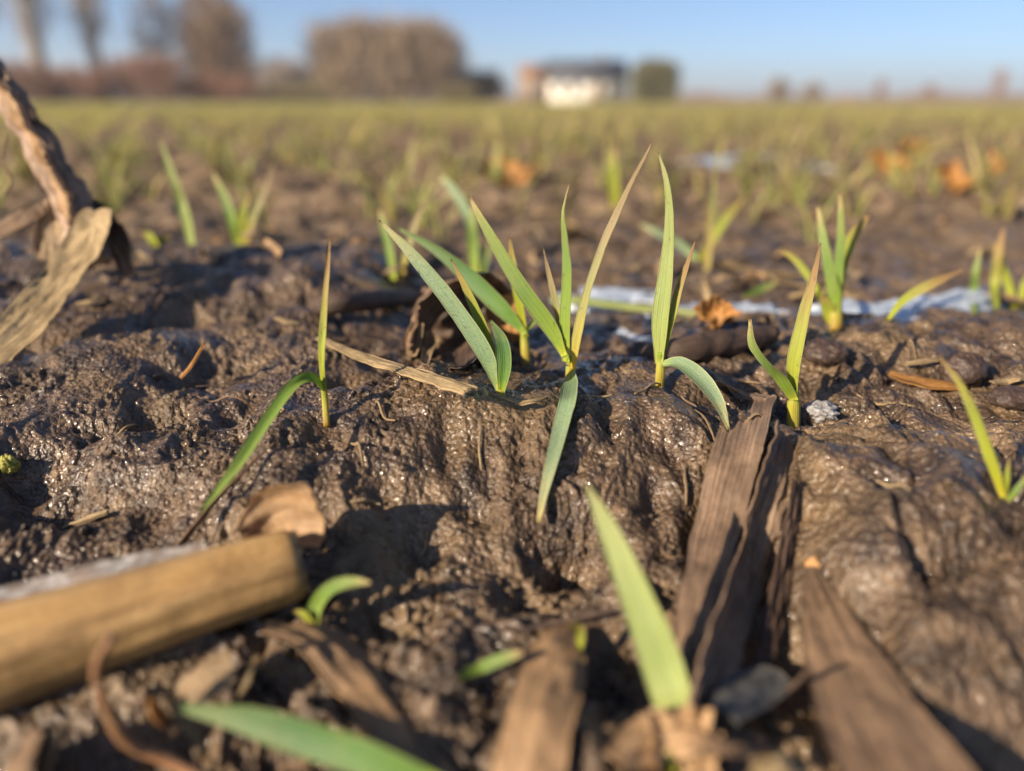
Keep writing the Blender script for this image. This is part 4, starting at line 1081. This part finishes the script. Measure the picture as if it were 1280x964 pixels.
flake('leaf_fragment', 'thin tan sliver behind the largest dark clod', 'leaf', [(1130, 456, .001), (1160, 451, .0015), (1192, 450, .001)], [5, 9, 4], D_STRAW, LG, rough=.0003, seed=21)
flake('leaf_fragment', 'small yellow flake right of the largest dark clod', 'leaf', [(1240, 478, .001), (1258, 476, .001), (1278, 474, .001)], [8, 16, 12], D_STRAW, LG, rough=.0003, seed=22)
flake('leaf_fragment', 'reddish brown flat leaf lying on the ice right of the orange leaf', 'leaf', [(905, 398, .003), (940, 396, .004), (972, 393, .003)], [6, 13, 5], D_BROWN, LG, rough=.0006, seed=23)

# straw, twigs
SG = 'straw bits strewn on the mud'
flake('straw_piece', 'frayed pale straw lying left of the broad fanned seedling', 'straw', [(398, 424, .003), (450, 445, .005), (515, 464, .006), (588, 488, .006)], [8, 20, 30, 28], D_STRAW, SG, rib=.00022, nrib=7, rough=.0005, ragged=.2, seed=30, end_ragged=.002, na=21)
flake('straw_piece', 'thin straw arching from the fanned seedling to the tall central one', 'straw', [(612, 492, .001), (645, 503, .002), (664, 502, .003), (684, 497, .003)], [5, 9, 10, 4], D_STRAW, SG, rough=.0003, seed=31)
flake('straw_piece', 'short yellow straw splinter left of the slim seedling', 'straw', [(344, 398, .001), (358, 402, .002), (374, 405, .001)], [5, 9, 4], D_STRAW, SG, rough=.0003, seed=32)
flake('straw_piece', 'orange straw splinter standing in a hollow on the left bank', 'straw', [(226, 472, .001), (240, 455, .004), (256, 430, .008)], [5, 9, 3], D_ORANGE, SG, rot=40, rough=.0002, seed=33)
flake('straw_piece', 'straight pale green straw lying behind the tall central seedling', 'straw', [(690, 372, .004), (740, 377, .005), (800, 384, .005), (920, 396, .004)], [10, 14, 15, 12], G_PALE, SG, rot=20, rough=.0003, seed=34)
flake('straw_piece', 'tan straw splinter on the left bank below the tan leaf blade', 'straw', [(95, 380, .001), (115, 376, .002), (136, 370, .001)], [5, 12, 5], D_STRAW, SG, rough=.0004, seed=35)
flake('straw_piece', 'yellowish straw scrap beside the hollow on the left bank', 'straw', [(80, 660, .001), (105, 650, .002), (135, 640, .001)], [8, 14, 6], D_STRAW, SG, rough=.0004, seed=36)
def stick(name, label, cat, keys, r, mat, group=None, rough=.0006, lift=0, seed=1):
    sp = np.array([at(*gp(*k)) for k in keys]); base = sp[0]
    V, f, uv = tube(sp - base, np.array([q * depth_of(p) / F for q, p in zip(r, sp)]), 14, 40, rough=rough, rscale=160, seed=seed)
    return tag(obj(name, mesh_np(name, V, f, uv), mat, None, tuple(base)), label, cat, group)
stick('dead_stem', 'brown stem lying along the furrow left of the arched leaf', 'stem', [(392, 384, .003), (430, 378, .004), (480, 374, .005), (520, 372, .004)], [12, 13, 12, 9], D_DARK, seed=1)
stick('dead_stem', 'dark frosted stem lying behind the broad tall blade', 'stem', [(800, 445, .004), (850, 438, .005), (900, 430, .005), (965, 418, .004)], [13, 16, 17, 12], D_DARK, seed=2, rough=.0012)
stick('curved_twig', 'thin curved orange-brown twig below the maize stalk', 'twig', [(140, 794, .018), (121, 838, .014), (134, 888, .010), (160, 928, .006), (210, 950, .005), (275, 985, .004)], [5.5, 6, 6.5, 7.5, 9, 9], TWIG, seed=3, rough=.0003)
stick('small_twig', 'tiny dark twig on the wide brown leaf', 'twig', [(985, 862, .010), (1000, 850, .013), (1014, 833, .016)], [4, 4, 2.5], D_DARK, seed=4, rough=.0002)
stick('small_twig', 'thin grey twig lying beside the big pale blade', 'twig', [(640, 790, .001), (700, 778, .003), (770, 762, .003)], [3, 4, 3], D_DARK, seed=5, rough=.0002)

# the arched brown leaf behind the fanned seedling
def arched_leaf():
    base = hit(560, 452)
    root = thing('arched_leaf', 'dead brown leaf arched like a tent behind the fanned seedling', 'leaf', base)
    Y = base[1] + .008
    sheet('leaf_blade', root, base, [(515, 446, .002), (524, 398, -.002), (552, 362, 0), (600, 350, .008), (640, 372, .014), (655, 430, .016)], [50, 66, 60, 54, 50, 40], Y + .010, D_BROWN, 65, 0, fold=0, curl=.3, rough=.0022, ragged=.15, seed=3, ns=60, na=17)
    sheet('leaf_blade', root, base, [(560, 356, .006), (564, 390, .006), (566, 425, .004), (570, 460, 0)], [70, 100, 104, 84], Y + .012, D_DARK, 15, 0, fold=.1, rough=.002, ragged=.15, seed=4)
    sheet('leaf_blade', root, base, [(622, 372, .012), (632, 400, .010), (636, 430, .006)], [60, 44, 24], Y + .010, D_ORANGE, 10, 0, fold=.1, rough=.0012, ragged=.15, seed=5)
    for i, (pts, w) in enumerate([([(524, 404, -.004), (518, 425, -.007), (514, 446, -.010)], [16, 24, 18]), ([(538, 414, -.004), (537, 435, -.006), (532, 455, -.008)], [10, 17, 12])]):
        sheet('leaf_lobe', root, base, pts, w, Y, D_TAN, 20, 0, fold=.2, curl=.5, rough=.0006, seed=6 + i)
arched_leaf()

def crumpled(label, px, py, size, mat, group, seed, Y=None, name='crumpled_leaf'):
    """a dry leaf crumpled into a cup"""
    b = hit(px, py + size * .5) if Y is None else None
    if b is None:
        q = at(px, py, Y); b = np.array([q[0], Y, gz(q[0], Y)])
    k = depth_of(b) / F; s = size * k
    rng = np.random.default_rng(seed); n = 28
    u = np.linspace(-1, 1, n); U, V = np.meshgrid(u, u)
    r = np.maximum(np.abs(U), np.abs(V)); 
    edge = 1 + .25 * perlin(np.arctan2(V, U) * 2.0 + seed, U * 0, seed)
    X = U * edge * (1 - .22 * r ** 2); Yv = V * edge * (1 - .22 * r ** 2) * .8
    Z = .55 * r ** 2 + .35 * perlin(U * 1.6 + seed, V * 1.6, seed) + .18 * perlin(U * 4 + seed, V * 4, seed + 1)
    P = np.stack([X, Yv, Z * .9 - Z.min() * .9 - .12], -1).reshape(-1, 3) * s * .5
    a = rng.random() * 6.28; ca, sa = math.cos(a), math.sin(a)
    P = P @ np.array([[ca, -sa, 0], [sa, ca, 0], [0, 0, 1]]).T
    tl = math.radians(28); P = P @ np.array([[1, 0, 0], [0, math.cos(tl), -math.sin(tl)], [0, math.sin(tl), math.cos(tl)]]).T
    P[:, 2] -= P[:, 2].min() + .0006
    idx = np.arange(n * n).reshape(n, n)
    f = np.stack([idx[:-1, :-1].ravel(), idx[:-1, 1:].ravel(), idx[1:, 1:].ravel(), idx[1:, :-1].ravel()], 1)
    P2 = P + np.array([0, 0, -.0005]); m = n * n
    rim = np.concatenate([idx[0], idx[1:, -1], idx[-1, -2::-1], idx[-2::-1, 0]])
    f = np.vstack([f, f[:, ::-1] + m, np.stack([rim[1:], rim[:-1], rim[:-1] + m, rim[1:] + m], 1)])
    uv = np.tile(np.stack([(U.ravel() + 1) / 2, (V.ravel() + 1) / 2], 1), (2, 1))
    return tag(obj(name, mesh_np(name, np.vstack([P, P2]), f, uv), mat, None, tuple(b)), label, 'leaf', group)
OG = 'orange crumpled leaves'
crumpled('small orange crumpled leaf lying on the ice right of the broad tall blade', 893, 376, 58, D_ORANGE, OG, 3)
crumpled('blurred orange leaf in the field above the central seedlings', 636, 222, 78, D_ORANGE, OG, 4, Y=.86)
crumpled('large blurred orange leaf among the field seedlings on the right', 1106, 212, 58, D_ORANGE, OG, 5, Y=.98)
crumpled('blurred orange leaf standing furthest back on the right', 1140, 182, 44, D_ORANGE, OG, 6, Y=1.35)
crumpled('flat blurred orange leaf near the right picture edge', 1240, 212, 42, D_ORANGE, OG, 7, Y=.98)
crumpled('flat blurred orange leaf below the large orange one on the right', 1190, 240, 54, D_ORANGE, OG, 8, Y=.80)

crumpled('tan crumpled leaf around the foot of the big pale blade', 848, 900, 122, D_PEACH, None, 12)

def field_scraps():
    rng = np.random.default_rng(21); k = 0
    ms = []
    for i in range(5):
        n = 4; L = rng.uniform(.02, .05)
        sp = np.stack([np.linspace(-L / 2, L / 2, n), rng.normal(size=n) * .002, np.abs(rng.normal(size=n)) * .003 + .001], 1)
        V, f, uv = ribbon('straw_scrap', sp, np.array([.4, 1, .9, .3]) * rng.uniform(.004, .011), np.tile([0, 1.0, .25], (n, 1)), .0004, 7, 14, .2, .2, .0008, ragged=.2, seed=i)
        ms.append(mesh_np('straw_scrap', V, f, uv)); ms[-1].materials.append([D_STRAW, D_TAN, D_STRAW, D_BROWN, D_PEACH][i])
    while k < 110:
        y = .37 + 1.5 * rng.random() ** 1.6; x = rng.uniform(-.64, .64) * y
        z = gz(x, y) + .001
        o = obj('straw_scrap', ms[int(rng.integers(5))], None, None, (x, y, z))
        o.rotation_euler = (rng.normal() * .25, rng.normal() * .25, rng.random() * 6.28)
        tag(o, 'blurred scrap of pale dry straw lying in the field beyond the ridge', 'straw', 'straw scraps in the field'); k += 1
field_scraps()

# ------------------------------------------------------------------ loose crumbs of soil
def crumbs():
    rng = np.random.default_rng(31)
    t = (1 + 5 ** .5) / 2
    iv = unit(np.array([(-1, t, 0), (1, t, 0), (-1, -t, 0), (1, -t, 0), (0, -1, t), (0, 1, t), (0, -1, -t), (0, 1, -t), (t, 0, -1), (t, 0, 1), (-t, 0, -1), (-t, 0, 1)], float))
    ifc = [(0, 11, 5), (0, 5, 1), (0, 1, 7), (0, 7, 10), (0, 10, 11), (1, 5, 9), (5, 11, 4), (11, 10, 2), (10, 7, 6), (7, 1, 8), (3, 9, 4), (3, 4, 2), (3, 2, 6), (3, 6, 8), (3, 8, 9), (4, 9, 5), (2, 4, 11), (6, 2, 10), (8, 6, 7), (9, 8, 1)]
    V = [tuple(v) for v in iv]; cache = {}; F2 = []
    def mp(a, b):
        k = (min(a, b), max(a, b))
        if k not in cache:
            m = (np.array(V[a]) + np.array(V[b])); V.append(tuple(m / np.linalg.norm(m))); cache[k] = len(V) - 1
        return cache[k]
    for a, b, c in ifc:
        x, y, z = mp(a, b), mp(b, c), mp(c, a); F2 += [(a, x, z), (b, y, x), (c, z, y), (x, y, z)]
    V = np.array(V); F2 = np.array(F2)
    # where: thick in the hollow in front of the ridge, sparse and patchy elsewhere
    n = 26000
    y = rng.uniform(.075, .34, n); x = rng.uniform(-1, 1, n) * (.03 + .66 * y)
    dens = .06 * sstep(-.1, .5, perlin(x * 40, y * 40, 81)) + .75 * sstep(.175, .150, y) * sstep(.055, .030, x) * sstep(-.09, -.05, x) * sstep(-.35, .2, perlin(x * 55, y * 55, 82)) + .025 * (x < .06)
    k = rng.random(n) < dens * .42
    x, y = x[k], y[k]; n = len(x)
    r = .0005 + .0013 * rng.random(n) ** 2.5 + .0009 * (rng.random(n) < .06)
    r *= .7 + .3 * sstep(.2, .14, y)
    z = land(x, y) - r * .15
    S = r[:, None] * rng.uniform(.7, 1.25, (n, 3))
    a = rng.random(n) * 6.283; ca, sa = np.cos(a), np.sin(a)
    P = V[None] * (1 + .28 * rng.normal(size=(n, len(V), 1)).clip(-1.6, 1.6)) * S[:, None, :]
    P = np.stack([P[..., 0] * ca[:, None] - P[..., 1] * sa[:, None], P[..., 0] * sa[:, None] + P[..., 1] * ca[:, None], P[..., 2]], -1)
    P += np.stack([x, y, z], 1)[:, None, :]
    Fa = (F2[None] + (np.arange(n) * len(V))[:, None, None]).reshape(-1, 3)
    print('crumbs', n, 'tris', len(Fa))
    tag(obj('soil_crumbs', mesh_np('soil_crumbs', P.reshape(-1, 3), Fa), MUD), 'loose wet crumbs of soil strewn over the mud', 'soil', kind='stuff')
crumbs()

# ------------------------------------------------------------------ short bits of root and straw on the near mud
def bits():
    rng = np.random.default_rng(41); k = 0
    while k < 46:
        y = rng.uniform(.10, .33); x = rng.uniform(-.58, .58) * y
        L = rng.uniform(.005, .017); a = rng.random() * 3.14; n = 4
        q = np.linspace(-.5, .5, n)
        px_ = x + np.cos(a) * L * q + rng.normal(size=n) * .0005; py_ = y + np.sin(a) * L * q + rng.normal(size=n) * .0005
        sp = np.stack([px_, py_, land(px_, py_) + .0008 + rng.random(n) * .0006], 1)
        V, f, uv = tube(sp - sp[0], np.array([.6, 1, 1, .5]) * rng.uniform(.0002, .0005), 7, 12, rough=.0001)
        o = obj('root_bit', mesh_np('root_bit', V, f, uv), [D_STRAW, D_DARK, D_BROWN, D_TAN][int(rng.integers(4))], None, tuple(sp[0]))
        tag(o, 'thin short bit of dead root or straw on the near mud', 'root', 'root bits on the near mud'); k += 1
bits()

# ------------------------------------------------------------------ thin winter haze
def haze():
    m, nt, out = new_mat('thin_haze')
    v = nd(nt, 'ShaderNodeVolumePrincipled'); v.inputs['Color'].default_value = (.93, .95, 1.0, 1); v.inputs['Density'].default_value = .0009; v.inputs['Anisotropy'].default_value = .2
    nt.links.new(v.outputs[0], out.inputs['Volume'])
    tag(obj('haze', box_mesh('haze', -700, 700, -60, 1000, -1.2, 24), m), 'thin pale haze over the field', 'haze', kind='stuff')
haze()
